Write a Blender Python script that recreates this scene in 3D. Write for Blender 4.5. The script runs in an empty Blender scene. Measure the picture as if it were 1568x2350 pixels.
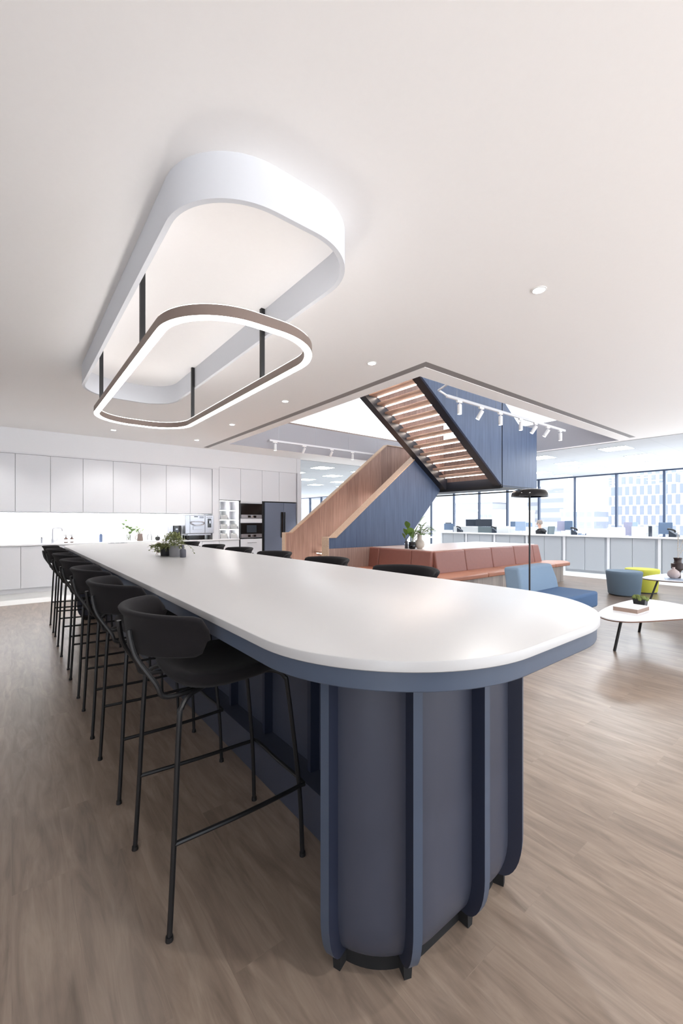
import bpy, bmesh, math, random
from mathutils import Vector, Matrix
random.seed(7)
PI = math.pi
scene = bpy.context.scene
COL = scene.collection

# ------------------------------------------------------------------ materials
def lin(r, g, b):
    f = lambda v: (v/255/12.92) if v/255 <= .04045 else ((v/255+.055)/1.055)**2.4
    return (f(r), f(g), f(b), 1)

def newmat(name):
    m = bpy.data.materials.new(name); m.use_nodes = True
    nt = m.node_tree; b = nt.nodes['Principled BSDF']
    return m, nt, b

def N(nt, t, **kw):
    n = nt.nodes.new(t)
    for k, v in kw.items():
        if k in n.inputs: n.inputs[k].default_value = v
        else: setattr(n, k, v)
    return n

def plain(name, rgb, rough=.5, metal=0., spec=.5, var=.06, scale=30., bump=0., bscale=200., coat=0., sheen=0.):
    m, nt, b = newmat(name)
    c = lin(*rgb)
    tc = N(nt, 'ShaderNodeTexCoord')
    nz = N(nt, 'ShaderNodeTexNoise', Scale=scale, Detail=3.)
    nt.links.new(tc.outputs['Object'], nz.inputs['Vector'])
    mx = N(nt, 'ShaderNodeMix', data_type='RGBA')
    mx.inputs[6].default_value = tuple(v*(1-var) for v in c[:3])+(1,)
    mx.inputs[7].default_value = tuple(min(1, v*(1+var)) for v in c[:3])+(1,)
    nt.links.new(nz.outputs['Fac'], mx.inputs[0])
    nt.links.new(mx.outputs[2], b.inputs['Base Color'])
    b.inputs['Roughness'].default_value = rough
    b.inputs['Metallic'].default_value = metal
    b.inputs['Specular IOR Level'].default_value = spec
    b.inputs['Coat Weight'].default_value = coat
    if sheen:
        b.inputs['Sheen Weight'].default_value = sheen
    if bump:
        n2 = N(nt, 'ShaderNodeTexNoise', Scale=bscale, Detail=4.)
        nt.links.new(tc.outputs['Object'], n2.inputs['Vector'])
        bp = N(nt, 'ShaderNodeBump', Strength=bump, Distance=.002)
        nt.links.new(n2.outputs['Fac'], bp.inputs['Height'])
        nt.links.new(bp.outputs['Normal'], b.inputs['Normal'])
    return m

def emit(name, rgb, strength):
    m, nt, b = newmat(name)
    b.inputs['Base Color'].default_value = (.9, .9, .9, 1)
    b.inputs['Emission Color'].default_value = tuple(rgb)+(1,)
    b.inputs['Emission Strength'].default_value = strength
    return m

def glass(name, tint=(1, 1, 1), gloss=.08, rough=.0):
    m, nt, b = newmat(name); nt.nodes.remove(b)
    t = N(nt, 'ShaderNodeBsdfTransparent'); t.inputs[0].default_value = tuple(tint)+(1,)
    g = N(nt, 'ShaderNodeBsdfGlossy'); g.inputs['Roughness'].default_value = rough
    fr = N(nt, 'ShaderNodeFresnel', IOR=1.45)
    ml = N(nt, 'ShaderNodeMath', operation='MULTIPLY'); ml.inputs[1].default_value = gloss/.04
    nt.links.new(fr.outputs[0], ml.inputs[0])
    ml.use_clamp = True
    mx = N(nt, 'ShaderNodeMixShader')
    nt.links.new(ml.outputs[0], mx.inputs[0])
    nt.links.new(t.outputs[0], mx.inputs[1]); nt.links.new(g.outputs[0], mx.inputs[2])
    nt.links.new(mx.outputs[0], nt.nodes['Material Output'].inputs[0])
    return m

def wood(name, ca, cb, grain=(60, 60, 2.0), plank=None, rough=.45, spec=.4, pvar=.25):
    """grain = noise scale per axis (small along the grain); plank=(axis, width)"""
    m, nt, b = newmat(name)
    tc = N(nt, 'ShaderNodeTexCoord')
    mp = N(nt, 'ShaderNodeMapping'); mp.inputs['Scale'].default_value = grain
    nt.links.new(tc.outputs['Object'], mp.inputs[0])
    nz = N(nt, 'ShaderNodeTexNoise', Scale=1., Detail=6., Roughness=.6, Distortion=.4)
    nt.links.new(mp.outputs[0], nz.inputs['Vector'])
    rp = N(nt, 'ShaderNodeValToRGB')
    rp.color_ramp.elements[0].position = .3; rp.color_ramp.elements[0].color = lin(*ca)
    rp.color_ramp.elements[1].position = .7; rp.color_ramp.elements[1].color = lin(*cb)
    nt.links.new(nz.outputs['Fac'], rp.inputs[0])
    out = rp.outputs[0]
    if plank:
        ax, w = plank
        sx = N(nt, 'ShaderNodeSeparateXYZ'); nt.links.new(tc.outputs['Object'], sx.inputs[0])
        d = N(nt, 'ShaderNodeMath', operation='DIVIDE'); d.inputs[1].default_value = w
        nt.links.new(sx.outputs[ax], d.inputs[0])
        fl = N(nt, 'ShaderNodeMath', operation='FLOOR'); nt.links.new(d.outputs[0], fl.inputs[0])
        wn = N(nt, 'ShaderNodeTexWhiteNoise', noise_dimensions='1D'); nt.links.new(fl.outputs[0], wn.inputs['W'])
        mr = N(nt, 'ShaderNodeMapRange'); mr.inputs[3].default_value = 1-pvar; mr.inputs[4].default_value = 1+pvar*.6
        nt.links.new(wn.outputs['Value'], mr.inputs[0])
        hs = N(nt, 'ShaderNodeHueSaturation'); nt.links.new(out, hs.inputs['Color']); nt.links.new(mr.outputs[0], hs.inputs['Value'])
        out = hs.outputs[0]
    nt.links.new(out, b.inputs['Base Color'])
    b.inputs['Roughness'].default_value = rough; b.inputs['Specular IOR Level'].default_value = spec
    return m

def floor_wood():
    m, nt, b = newmat('wood_plank_floor')
    tc = N(nt, 'ShaderNodeTexCoord')
    sx = N(nt, 'ShaderNodeSeparateXYZ'); nt.links.new(tc.outputs['Object'], sx.inputs[0])
    cx = N(nt, 'ShaderNodeCombineXYZ')
    nt.links.new(sx.outputs[1], cx.inputs[0]); nt.links.new(sx.outputs[0], cx.inputs[1])
    br = N(nt, 'ShaderNodeTexBrick', offset=.37, offset_frequency=2)
    br.inputs['Scale'].default_value = 1.; br.inputs['Brick Width'].default_value = 1.22; br.inputs['Row Height'].default_value = .18
    br.inputs['Mortar Size'].default_value = .0008; br.inputs['Mortar Smooth'].default_value = .3; br.inputs['Bias'].default_value = 0
    br.inputs['Color1'].default_value = (0, 0, 0, 1); br.inputs['Color2'].default_value = (1, 1, 1, 1); br.inputs['Mortar'].default_value = (.3, .3, .3, 1)
    nt.links.new(cx.outputs[0], br.inputs['Vector'])
    # shift the grain from plank to plank
    sc = N(nt, 'ShaderNodeVectorMath', operation='SCALE'); sc.inputs[3].default_value = 7.3
    nt.links.new(br.outputs['Color'], sc.inputs[0])
    ad = N(nt, 'ShaderNodeVectorMath', operation='ADD')
    nt.links.new(tc.outputs['Object'], ad.inputs[0]); nt.links.new(sc.outputs[0], ad.inputs[1])
    def noise(scl, det, dist, rough=.6):
        mp = N(nt, 'ShaderNodeMapping'); mp.inputs['Scale'].default_value = scl
        nt.links.new(ad.outputs[0], mp.inputs[0])
        n = N(nt, 'ShaderNodeTexNoise', Scale=1., Detail=det, Roughness=rough, Distortion=dist)
        nt.links.new(mp.outputs[0], n.inputs['Vector']); return n
    n1 = noise((15, 2.1, 1), 6, 1.3); n2 = noise((60, 4, 1), 5, .6); n3 = noise((4.5, 1.1, 1), 3, 1.4)
    r1 = N(nt, 'ShaderNodeValToRGB')
    e = r1.color_ramp.elements
    e[0].position = .28; e[0].color = lin(111, 97, 85); e[1].position = .72; e[1].color = lin(151, 135, 121)
    k = e.new(.5); k.color = lin(133, 117, 104)
    nt.links.new(n1.outputs['Fac'], r1.inputs[0])
    r2 = N(nt, 'ShaderNodeMapRange'); r2.inputs[1].default_value = .3; r2.inputs[2].default_value = .7; r2.inputs[3].default_value = .93; r2.inputs[4].default_value = 1.06
    nt.links.new(n2.outputs['Fac'], r2.inputs[0])
    r3 = N(nt, 'ShaderNodeMapRange'); r3.inputs[1].default_value = .3; r3.inputs[2].default_value = .7; r3.inputs[3].default_value = .86; r3.inputs[4].default_value = 1.1
    nt.links.new(n3.outputs['Fac'], r3.inputs[0])
    r4 = N(nt, 'ShaderNodeMapRange'); r4.inputs[3].default_value = .93; r4.inputs[4].default_value = 1.06
    nt.links.new(br.outputs['Color'], r4.inputs[0])
    m1 = N(nt, 'ShaderNodeMath', operation='MULTIPLY'); nt.links.new(r2.outputs[0], m1.inputs[0]); nt.links.new(r3.outputs[0], m1.inputs[1])
    m2 = N(nt, 'ShaderNodeMath', operation='MULTIPLY'); nt.links.new(m1.outputs[0], m2.inputs[0]); nt.links.new(r4.outputs[0], m2.inputs[1])
    hs = N(nt, 'ShaderNodeHueSaturation'); nt.links.new(r1.outputs[0], hs.inputs['Color']); nt.links.new(m2.outputs[0], hs.inputs['Value'])
    nt.links.new(hs.outputs[0], b.inputs['Base Color'])
    b.inputs['Roughness'].default_value = .31; b.inputs['Specular IOR Level'].default_value = .6
    bp = N(nt, 'ShaderNodeBump', Strength=.12, Distance=.002); nt.links.new(n2.outputs['Fac'], bp.inputs['Height'])
    nt.links.new(bp.outputs['Normal'], b.inputs['Normal'])
    return m

def facade(name, wall, band, fy, fz, duty=.5):
    """striped facade far outside: pale wall with bands of windows"""
    m, nt, b = newmat(name)
    tc = N(nt, 'ShaderNodeTexCoord')
    sx = N(nt, 'ShaderNodeSeparateXYZ'); nt.links.new(tc.outputs['Object'], sx.inputs[0])
    def saw(sock, per, dut):
        d = N(nt, 'ShaderNodeMath', operation='DIVIDE'); d.inputs[1].default_value = per; nt.links.new(sock, d.inputs[0])
        f = N(nt, 'ShaderNodeMath', operation='FRACT'); nt.links.new(d.outputs[0], f.inputs[0])
        l = N(nt, 'ShaderNodeMath', operation='LESS_THAN'); l.inputs[1].default_value = dut; nt.links.new(f.outputs[0], l.inputs[0])
        return l.outputs[0]
    z = saw(sx.outputs[2], fz, duty)
    if fy:
        y = saw(sx.outputs[1], fy, .72)
        mm = N(nt, 'ShaderNodeMath', operation='MULTIPLY'); nt.links.new(z, mm.inputs[0]); nt.links.new(y, mm.inputs[1]); z = mm.outputs[0]
    mx = N(nt, 'ShaderNodeMix', data_type='RGBA'); mx.inputs[6].default_value = lin(*wall); mx.inputs[7].default_value = lin(*band)
    nt.links.new(z, mx.inputs[0]); nt.links.new(mx.outputs[2], b.inputs['Base Color'])
    b.inputs['Roughness'].default_value = .7
    return m

M = {}
M['floor'] = floor_wood()
M['pale_floor'] = plain('pale_floor_tile', (222, 222, 220), .35, var=.03, scale=3)
M['ceiling'] = plain('ceiling_paint', (246, 244, 243), .8, spec=.2, var=.01)
M['slabshade'] = plain('slab_edge_shade_grey', (168, 168, 174), .8, spec=.2, var=.01)  # grey puts the shade of the white slab faces into the colour
def tile_ceiling():
    m, nt, b = newmat('mineral_tile_ceiling')
    tc = N(nt, 'ShaderNodeTexCoord')
    br = N(nt, 'ShaderNodeTexBrick', offset=0.)
    br.inputs['Scale'].default_value = 1.; br.inputs['Brick Width'].default_value = .6; br.inputs['Row Height'].default_value = .6
    br.inputs['Mortar Size'].default_value = .006
    br.inputs['Color1'].default_value = lin(196, 199, 203); br.inputs['Color2'].default_value = lin(198, 201, 205); br.inputs['Mortar'].default_value = lin(184, 188, 193)
    nt.links.new(tc.outputs['Object'], br.inputs['Vector']); nt.links.new(br.outputs['Color'], b.inputs['Base Color'])
    b.inputs['Roughness'].default_value = .85; b.inputs['Specular IOR Level'].default_value = .1
    return m
M['tiles'] = tile_ceiling()
M['wall'] = plain('white_wall_paint', (238, 239, 242), .7, spec=.25, var=.01)
M['darkwall'] = plain('dark_wall_paint', (120, 108, 100), .8, spec=.2, var=.01)
M['plaster'] = plain('skirt_plaster', (207, 209, 214), .7, spec=.2, var=.01)
M['slot'] = plain('slot_diffuser_grey', (140, 136, 135), .6, var=.03)
M['cab'] = plain('cabinet_lacquer', (230, 231, 235), .38, var=.01)
M['cabdark'] = plain('cabinet_shadow_gap', (150, 152, 158), .6)
M['credbody'] = plain('credenza_body', (176, 182, 190), .5)
M['worktop'] = plain('white_worktop', (238, 238, 240), .3, var=.01)
M['splash'] = plain('white_splashback', (240, 241, 243), .25, var=.01)
M['tabletop'] = plain('white_solid_surface', (178, 177, 177), .34, var=.008, spec=.5)
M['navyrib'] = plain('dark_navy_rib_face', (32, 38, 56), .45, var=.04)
M['blue'] = plain('blue_grey_lacquer', (66, 77, 95), .42, var=.03)
M['bluepanel'] = plain('blue_grey_panel', (58, 62, 76), .42, var=.04, bump=.05, bscale=500)
M['black'] = plain('black_powder_coat', (22, 22, 24), .45, var=.05)
M['blackgloss'] = plain('black_gloss', (12, 12, 14), .12, var=.02)
M['blackmatt'] = plain('black_recess', (16, 16, 18), .8)
M['charcoal'] = plain('charcoal_felt', (29, 27, 29), .92, spec=.12, var=.12, scale=250, bump=.5, bscale=900, sheen=.06)
M['taupe'] = plain('taupe_anodised', (132, 116, 108), .45, metal=.2, var=.03)
M['led'] = emit('led_diffuser', (1, .985, .965), 9)
M['ceilfill'] = emit('added_ceiling_fill', (1, .96, .93), 8)
M['downled'] = emit('downlight_lens', (1, .97, .92), 30)
M['panelled'] = emit('ceiling_panel_light', (.96, .98, 1), 9)
M['stripled'] = emit('stair_led', (1, .88, .79), 30)
M['cubled'] = emit('cupboard_led', (1, .98, .95), 90)
M['white'] = plain('white_plastic', (236, 236, 236), .4, var=.01)
M['whitemetal'] = plain('white_metal', (228, 230, 234), .4, var=.01)
M['steel'] = plain('brushed_steel', (176, 178, 184), .3, metal=.9, var=.05, scale=80)
M['chrome'] = plain('chrome', (200, 200, 205), .1, metal=1., var=.01)
M['fridge'] = plain('grey_steel_fridge', (124, 134, 154), .33, metal=.35, var=.04)
M['navy'] = wood('navy_stained_board', (58, 72, 98), (76, 92, 120), grain=(26, 26, 1.2), rough=.5)
M['steelblack'] = plain('black_steel_beam', (24, 26, 34), .4, var=.08)
M['steelgrey'] = plain('grey_lit_steel', (70, 70, 84), .45, var=.08)
M['oak'] = wood('oak_veneer', (136, 110, 100), (170, 142, 131), grain=(34, 34, 1.4), plank=(0, .42), pvar=.16)
M['oakcap'] = wood('oak_cap', (176, 148, 124), (200, 172, 148), grain=(2, 40, 40))
M['tread'] = wood('tread_oak', (152, 126, 112), (194, 166, 150), grain=(40, 2, 40))
M['platform'] = wood('platform_top_veneer', (206, 188, 182), (220, 204, 198), grain=(2, 30, 30), rough=.3, spec=.6)
M['slat'] = wood('bench_base_slats', (150, 140, 134), (184, 174, 166), grain=(50, 50, 1.5), plank=(0, .12))
M['leather'] = plain('terracotta_leather', (142, 92, 80), .45, var=.08, scale=14, bump=.15, bscale=300)
M['seatleather'] = plain('tan_leather_seat', (168, 112, 88), .45, var=.06, scale=14, bump=.15, bscale=300)
M['bluefab'] = plain('light_blue_fabric', (128, 150, 172), .9, var=.08, scale=200, bump=.3, bscale=700)
M['denim'] = plain('mid_blue_fabric', (76, 104, 140), .9, var=.08, scale=200, bump=.3, bscale=700)
M['greyblue'] = plain('grey_blue_fabric', (112, 132, 150), .9, var=.08, scale=200, bump=.3, bscale=700)
M['yellow'] = plain('yellow_fabric', (208, 208, 84), .9, var=.08, scale=200, bump=.3, bscale=700)
M['tablewhite'] = plain('coffee_table_laminate', (230, 233, 238), .28, var=.01)
M['ply'] = plain('plywood_edge', (128, 98, 84), .6, var=.1)
M['paper'] = plain('paper', (236, 236, 236), .6, var=.02)
M['pages'] = plain('page_edges', (150, 128, 116), .8, var=.1, scale=100)
M['leaf'] = plain('green_leaf', (78, 112, 44), .5, var=.25, scale=9)
M['leaflight'] = plain('light_green_leaf', (112, 146, 60), .5, var=.2, scale=9)
M['leafdark'] = plain('olive_leaf', (122, 128, 78), .55, var=.3, scale=40)
M['stem'] = plain('plant_stem', (104, 112, 70), .6)
M['moss'] = plain('moss_green', (104, 116, 62), .9, var=.35, scale=60, bump=1., bscale=120)
M['greypot'] = plain('grey_concrete', (136, 135, 138), .8, var=.06)
M['greyvase'] = plain('slate_ceramic', (84, 84, 92), .6)
M['cream'] = plain('cream_ceramic', (196, 186, 174), .55, var=.05)
M['pink'] = plain('blush_ceramic', (190, 174, 172), .5, var=.05)
M['brownvase'] = plain('dark_brown_ceramic', (58, 44, 42), .45)
M['glass'] = glass('clear_glass', (.97, .98, .98), .03)
M['winglass'] = glass('window_glass', (.96, .98, 1), .03)
M['railglass'] = glass('balustrade_glass', (.96, .98, .99), .012)
M['amber'] = plain('amber_bottle', (66, 34, 22), .2)
M['bluelabel'] = plain('blue_label', (92, 110, 142), .4)
M['mullion'] = plain('blue_grey_mullion', (54, 68, 92), .45, var=.03)
M['blind'] = plain('white_blind', (240, 241, 243), .85, var=.01)
M['cred'] = plain('credenza_lacquer', (180, 186, 193), .4, var=.01)
M['desk'] = plain('white_desk', (232, 233, 236), .45, var=.01)
M['screenback'] = plain('monitor_back', (96, 116, 142), .5)
M['screenpale'] = plain('monitor_pale', (150, 168, 192), .4)
M['screendark'] = plain('monitor_dark', (44, 52, 64), .4)
M['screenlilac'] = plain('monitor_lilac', (150, 150, 172), .45)
M['divider'] = plain('pale_grey_felt', (206, 208, 208), .9, var=.03)
M['dividerdark'] = plain('grey_green_felt', (104, 116, 120), .9, var=.05)
M['skin'] = plain('skin', (214, 170, 148), .55, var=.04)
M['hair'] = plain('grey_hair', (138, 126, 118), .7, var=.2, scale=120)
M['blackcloth'] = plain('black_sweater', (30, 30, 34), .9, var=.1)
M['trouser'] = plain('dark_trousers', (48, 50, 60), .9, var=.1)

# ------------------------------------------------------------------ mesh building
class MB:
    def __init__(s): s.v = []; s.f = []
    def add(s, vs, fs):
        o = len(s.v); s.v += [tuple(p) for p in vs]; s.f += [tuple(i+o for i in f) for f in fs]; return s
    def box(s, x0, x1, y0, y1, z0, z1):
        return s.add([(x0,y0,z0),(x1,y0,z0),(x1,y1,z0),(x0,y1,z0),(x0,y0,z1),(x1,y0,z1),(x1,y1,z1),(x0,y1,z1)],
                     [(3,2,1,0),(4,5,6,7),(0,1,5,4),(1,2,6,5),(2,3,7,6),(3,0,4,7)])
    def prism(s, pts, z0, z1):
        n = len(pts)
        return s.add([(p[0],p[1],z0) for p in pts]+[(p[0],p[1],z1) for p in pts],
                     [tuple(range(n-1,-1,-1)), tuple(range(n,2*n))]+[(i,(i+1)%n,n+(i+1)%n,n+i) for i in range(n)])
    def vprism(s, pts, y0, y1):          # polygon in x,z extruded along y
        n = len(pts)
        return s.add([(p[0],y0,p[1]) for p in pts]+[(p[0],y1,p[1]) for p in pts],
                     [tuple(range(n)), tuple(range(2*n-1,n-1,-1))]+[(i+n,(i+1)%n+n,(i+1)%n,i) for i in range(n)])
    def loft(s, loops, cap=True, closed=True):
        n = len(loops[0]); vs = [p for l in loops for p in l]; fs = []
        for k in range(len(loops)-1):
            for i in range(n if closed else n-1):
                j = (i+1) % n
                fs.append((k*n+i, k*n+j, (k+1)*n+j, (k+1)*n+i))
        if cap and closed:
            fs.append(tuple(range(n-1,-1,-1))); fs.append(tuple((len(loops)-1)*n+i for i in range(n)))
        return s.add(vs, fs)
    def lathe(s, prof, c=(0,0,0), n=24, sx=1, sy=1):
        return s.loft([[(c[0]+r*sx*math.cos(2*PI*i/n), c[1]+r*sy*math.sin(2*PI*i/n), c[2]+z) for i in range(n)] for r, z in prof])
    def tube(s, path, r, n=8, smooth=0, cap=True):
        P = [Vector(p) for p in path]
        if smooth: P = catmull(P, smooth)
        rs = r if isinstance(r, (list, tuple)) else [r]*len(P)
        if len(rs) != len(P): rs = [rs[min(int(i*len(rs)/len(P)), len(rs)-1)] for i in range(len(P))]
        loops = []; up = None
        for i, p in enumerate(P):
            t = (P[min(i+1,len(P)-1)]-P[max(i-1,0)]).normalized()
            if up is None: up = Vector((0,0,1)) if abs(t.z) < .9 else Vector((1,0,0))
            a = t.cross(up)
            if a.length < 1e-4: up = Vector((0,1,0)); a = t.cross(up)
            a.normalize(); b = a.cross(t).normalized(); up = b
            loops.append([tuple(p+rs[i]*(math.cos(2*PI*k/n)*a+math.sin(2*PI*k/n)*b)) for k in range(n)])
        return s.loft(loops, cap)
    def ball(s, c, r, n=12, sx=1, sy=1, sz=1):
        m = n//2
        return s.lathe([(max(1e-4, r*math.sin(PI*k/m)), -r*sz*math.cos(PI*k/m)) for k in range(m+1)], c, n, sx, sy)
    def xf(s, M4):
        s.v = [tuple(M4 @ Vector(p)) for p in s.v]; return s
    def build(s, name, mat, parent=None, loc=None, bevel=0, seg=2, smooth=True, ang=40):
        me = bpy.data.meshes.new(name); me.from_pydata(s.v, [], s.f)
        bm = bmesh.new(); bm.from_mesh(me); bmesh.ops.recalc_face_normals(bm, faces=bm.faces); bm.to_mesh(me); bm.free()
        if smooth:
            me.polygons.foreach_set('use_smooth', [True]*len(me.polygons)); me.set_sharp_from_angle(angle=math.radians(ang))
        me.materials.append(mat)
        o = bpy.data.objects.new(name, me); COL.objects.link(o)
        if parent: o.parent = parent
        if loc: o.location = loc
        if bevel:
            b = o.modifiers.new('bevel', 'BEVEL'); b.width = bevel; b.segments = seg; b.limit_method = 'ANGLE'; b.angle_limit = math.radians(50); b.harden_normals = False
        return o

def catmull(P, k):
    out = []
    for i in range(len(P)-1):
        p0, p1, p2, p3 = P[max(i-1,0)], P[i], P[i+1], P[min(i+2,len(P)-1)]
        for j in range(k):
            t = j/k
            out.append(.5*((2*p1)+(p2-p0)*t+(2*p0-5*p1+4*p2-p3)*t*t+(3*p1-p0-3*p2+p3)*t**3))
    out.append(P[-1]); return out

def rrect(x0, x1, y0, y1, r, n=14):
    pts = []
    for cx, cy, a0 in ((x1-r,y0+r,-PI/2),(x1-r,y1-r,0),(x0+r,y1-r,PI/2),(x0+r,y0+r,PI)):
        for i in range(n+1):
            a = a0+PI/2*i/n; pts.append((cx+r*math.cos(a), cy+r*math.sin(a)))
    return pts

def tag(o, label=None, cat=None, group=None, kind=None):
    if label: o['label'] = label
    if cat: o['category'] = cat
    if group: o['group'] = group
    if kind: o['kind'] = kind
    return o

def empty(name, loc=(0,0,0), rz=0, label=None, cat=None, group=None, kind=None):
    o = bpy.data.objects.new(name, None); COL.objects.link(o); o.location = loc; o.rotation_euler = (0,0,rz)
    o.empty_display_size = .1
    return tag(o, label, cat, group, kind)

def copy_tree(o, parent=None, loc=None, rz=None, label=None, group=None):
    c = o.copy(); COL.objects.link(c); c.parent = parent
    if loc is not None: c.location = loc
    if rz is not None: c.rotation_euler = (0,0,rz)
    if label: c['label'] = label
    if group: c['group'] = group
    for ch in list(o.children): copy_tree(ch, c)
    return c

def bx(name, dims, mat, parent=None, bevel=0, **k):
    return MB().box(*dims).build(name, mat, parent, bevel=bevel, **k)

def lamp(name, kind, loc, energy, color=(1,1,1), rot=(0,0,0), parent=None, **kw):
    l = bpy.data.lights.new(name, kind); l.energy = energy; l.color = color
    for k, v in kw.items(): setattr(l, k, v)
    o = bpy.data.objects.new(name, l); COL.objects.link(o); o.location = loc; o.rotation_euler = rot
    if parent: o.parent = parent
    return o

ORD = ['nearest','second','third','fourth','fifth','sixth','seventh','eighth','ninth','tenth']

# ------------------------------------------------------------------ camera (eye 1.4 m, upright two-point view)
cam = bpy.data.cameras.new('camera'); co = bpy.data.objects.new('camera', cam); COL.objects.link(co); scene.camera = co
YAW = math.radians(38.3)
co.location = (0, 0, 1.4); co.rotation_euler = (PI/2, 0, -YAW)
cam.sensor_fit = 'HORIZONTAL'; cam.sensor_width = 36; cam.lens = 36*960/1568; cam.shift_y = 21.6/1568
cam.clip_start = .05; cam.clip_end = 600

# ------------------------------------------------------------------ setting
CZ = 3.2; SLAB = 3.9
XW = 17.6       # window wall
S = lambda o: tag(o, kind='structure')
S(bx('floor', (-3, 11.3, -5, 8.9, -.1, 0), M['floor']))
f2 = MB(); f2.box(-3, XW+.3, 8.9, 30, -.1, 0).box(11.3, XW+.3, -5, 8.9, -.1, 0)
S(f2.build('floor.001', M['pale_floor']))

# ceiling slab with stair well and slot
xs = [-3, 3.67, 3.79, 3.98, 10.46, 10.6, XW+.3]; ys = [-5, 3.11, 3.23, 3.47, 9.25, 10.09, 30]
c = MB()
for i in range(6):
    for j in range(6):
        xm, ym = (xs[i]+xs[i+1])/2, (ys[j]+ys[j+1])/2
        if 3.98 < xm < 10.6 and 3.47 < ym < 9.25: continue
        slot = (3.67 < xm < 3.79 and 3.11 < ym < 10.09) or (3.11 < ym < 3.23 and 3.67 < xm < 10.46)
        c.box(xs[i], xs[i+1], ys[j], ys[j+1], CZ+.05 if slot else CZ, SLAB)
S(c.build('ceiling', M['ceiling'], smooth=False))
tl = MB().box(10.75, XW+.3, -5, 30, CZ-.012, CZ-.0005).box(6.6, 10.75, 10.3, 30, CZ-.012, CZ-.0005)
S(tl.build('ceiling.002', M['tiles'], smooth=False))
S(bx('trim_5', (3.98, 10.6, 9.235, 9.2495, CZ, SLAB), M['slabshade'])); S(bx('trim_6', (10.585, 10.5995, 3.47, 9.235, CZ, SLAB), M['slabshade']))  # added facing boards, their grey is the shade on the white slab edge
d = MB().prism([(3.672,3.112),(10.458,3.112),(10.458,3.228),(3.788,3.228),(3.788,10.088),(3.672,10.088)], CZ+.004, CZ+.049)
tag(d.build('slot_diffuser', M['slot']), 'long grey L-shaped slot diffuser in the ceiling around the stair opening', 'vent')
S(bx('ceiling.001', (-3, XW+.3, -5, 30, 6.9, 7.1), M['ceiling']))
# walls
S(bx('wall_left', (-3.2, -3, -1.6, 30, 0, 6.9), M['wall']))
S(bx('wall_back_light_block', (-3.2, 0.7, -5.2, -5, 0, CZ), M['darkwall']))  # unseen dark wall piece, sized to hold light off the left floor
kw = MB().box(-3, 6.55, 10.80, 10.95, 0, CZ).box(6.425, 6.55, 10.2, 10.80, 0, CZ)
S(kw.build('wall_kitchen', M['wall'], smooth=False))
bk = MB().box(-3, 4.118, 10.2, 10.80, 2.741, CZ).box(4.118, 6.42, 10.2, 10.80, 2.778, CZ)
S(bk.build('trim_1', M['wall']))           # bulkhead above the kitchen cupboards

# windows of the office (one bay each): frame with pane
yb = [13.1-1.45*k for k in range(-12, 10)]
wi = 1
for k in range(len(yb)-1):
    y1, y0 = yb[k], yb[k+1]
    w = empty('window_%d' % wi, (XW, y0, 0), kind='structure'); wi += 1
    fr = MB().box(-.03, .09, -.035, .035, 0, CZ).box(0, .08, .035, y1-y0-.035, 0, .1).box(0, .08, .035, y1-y0-.035, CZ-.06, CZ)
    fr.build('window_frame', M['mullion'], w)
    MB().box(.045, .055, .035, y1-y0-.035, .1, CZ-.06).build('pane', M['winglass'], w)
def blind(y0, y1, zb, lab):
    t = empty('roller_blind', (XW+.005, y0, zb), label=lab, cat='blind', group='roller blinds on the office windows')
    bx('fabric', (0, .004, .06, y1-y0-.06, .02, CZ-zb), M['blind'], t)
    bx('bottom_bar', (-.008, .012, .06, y1-y0-.06, 0, .025), M['white'], t)
blind(6.05, 7.5, 1.78, 'white roller blind pulled halfway down the window right of the floor lamp')
blind(7.5, 8.95, 2.87, 'white roller blind pulled only a little way down above the floor lamp')
blind(13.1, 14.55, .2, 'white roller blind pulled right down beside the blue stair flank')
blind(14.55, 16.0, .2, 'white roller blind pulled right down behind the plants under the stair')

# recessed square ceiling lights in the office
def panel(x, y, lab):
    t = empty('ceiling_panel_light', (x, y, CZ-.012), label=lab, cat='ceiling light', group='square office ceiling lights')
    m = MB()
    for a in ((-.32,.32,-.32,-.3),(-.32,.32,.3,.32),(-.32,-.3,-.3,.3),(.3,.32,-.3,.3)): m.box(*a, -.008, 0)
    m.build('frame', M['credbody'], t)
    bx('diffuser', (-.3,.3,-.3,.3,-.005,-.001), M['panelled'], t)
for i, x in enumerate((11.65, 13.45, 15.2, 16.9)):
    for j, y in enumerate((3.88, 5.75, 7.5)):
        panel(x, y, 'square ceiling light right of the stair, %s row from the windows, %s' % (['fourth','third','second','first'][i], ['nearest','middle','farthest'][j]))
for i, x in enumerate((8.15, 9.9, 11.65, 13.4)):
    for j, y in enumerate((11.35, 13.1, 14.95, 16.8)):
        panel(x, y, 'square ceiling light beyond the fridge, %s row from left, %s from the front' % (['first','second','third','fourth'][i], ['first','second','third','fourth'][j]))

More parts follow.
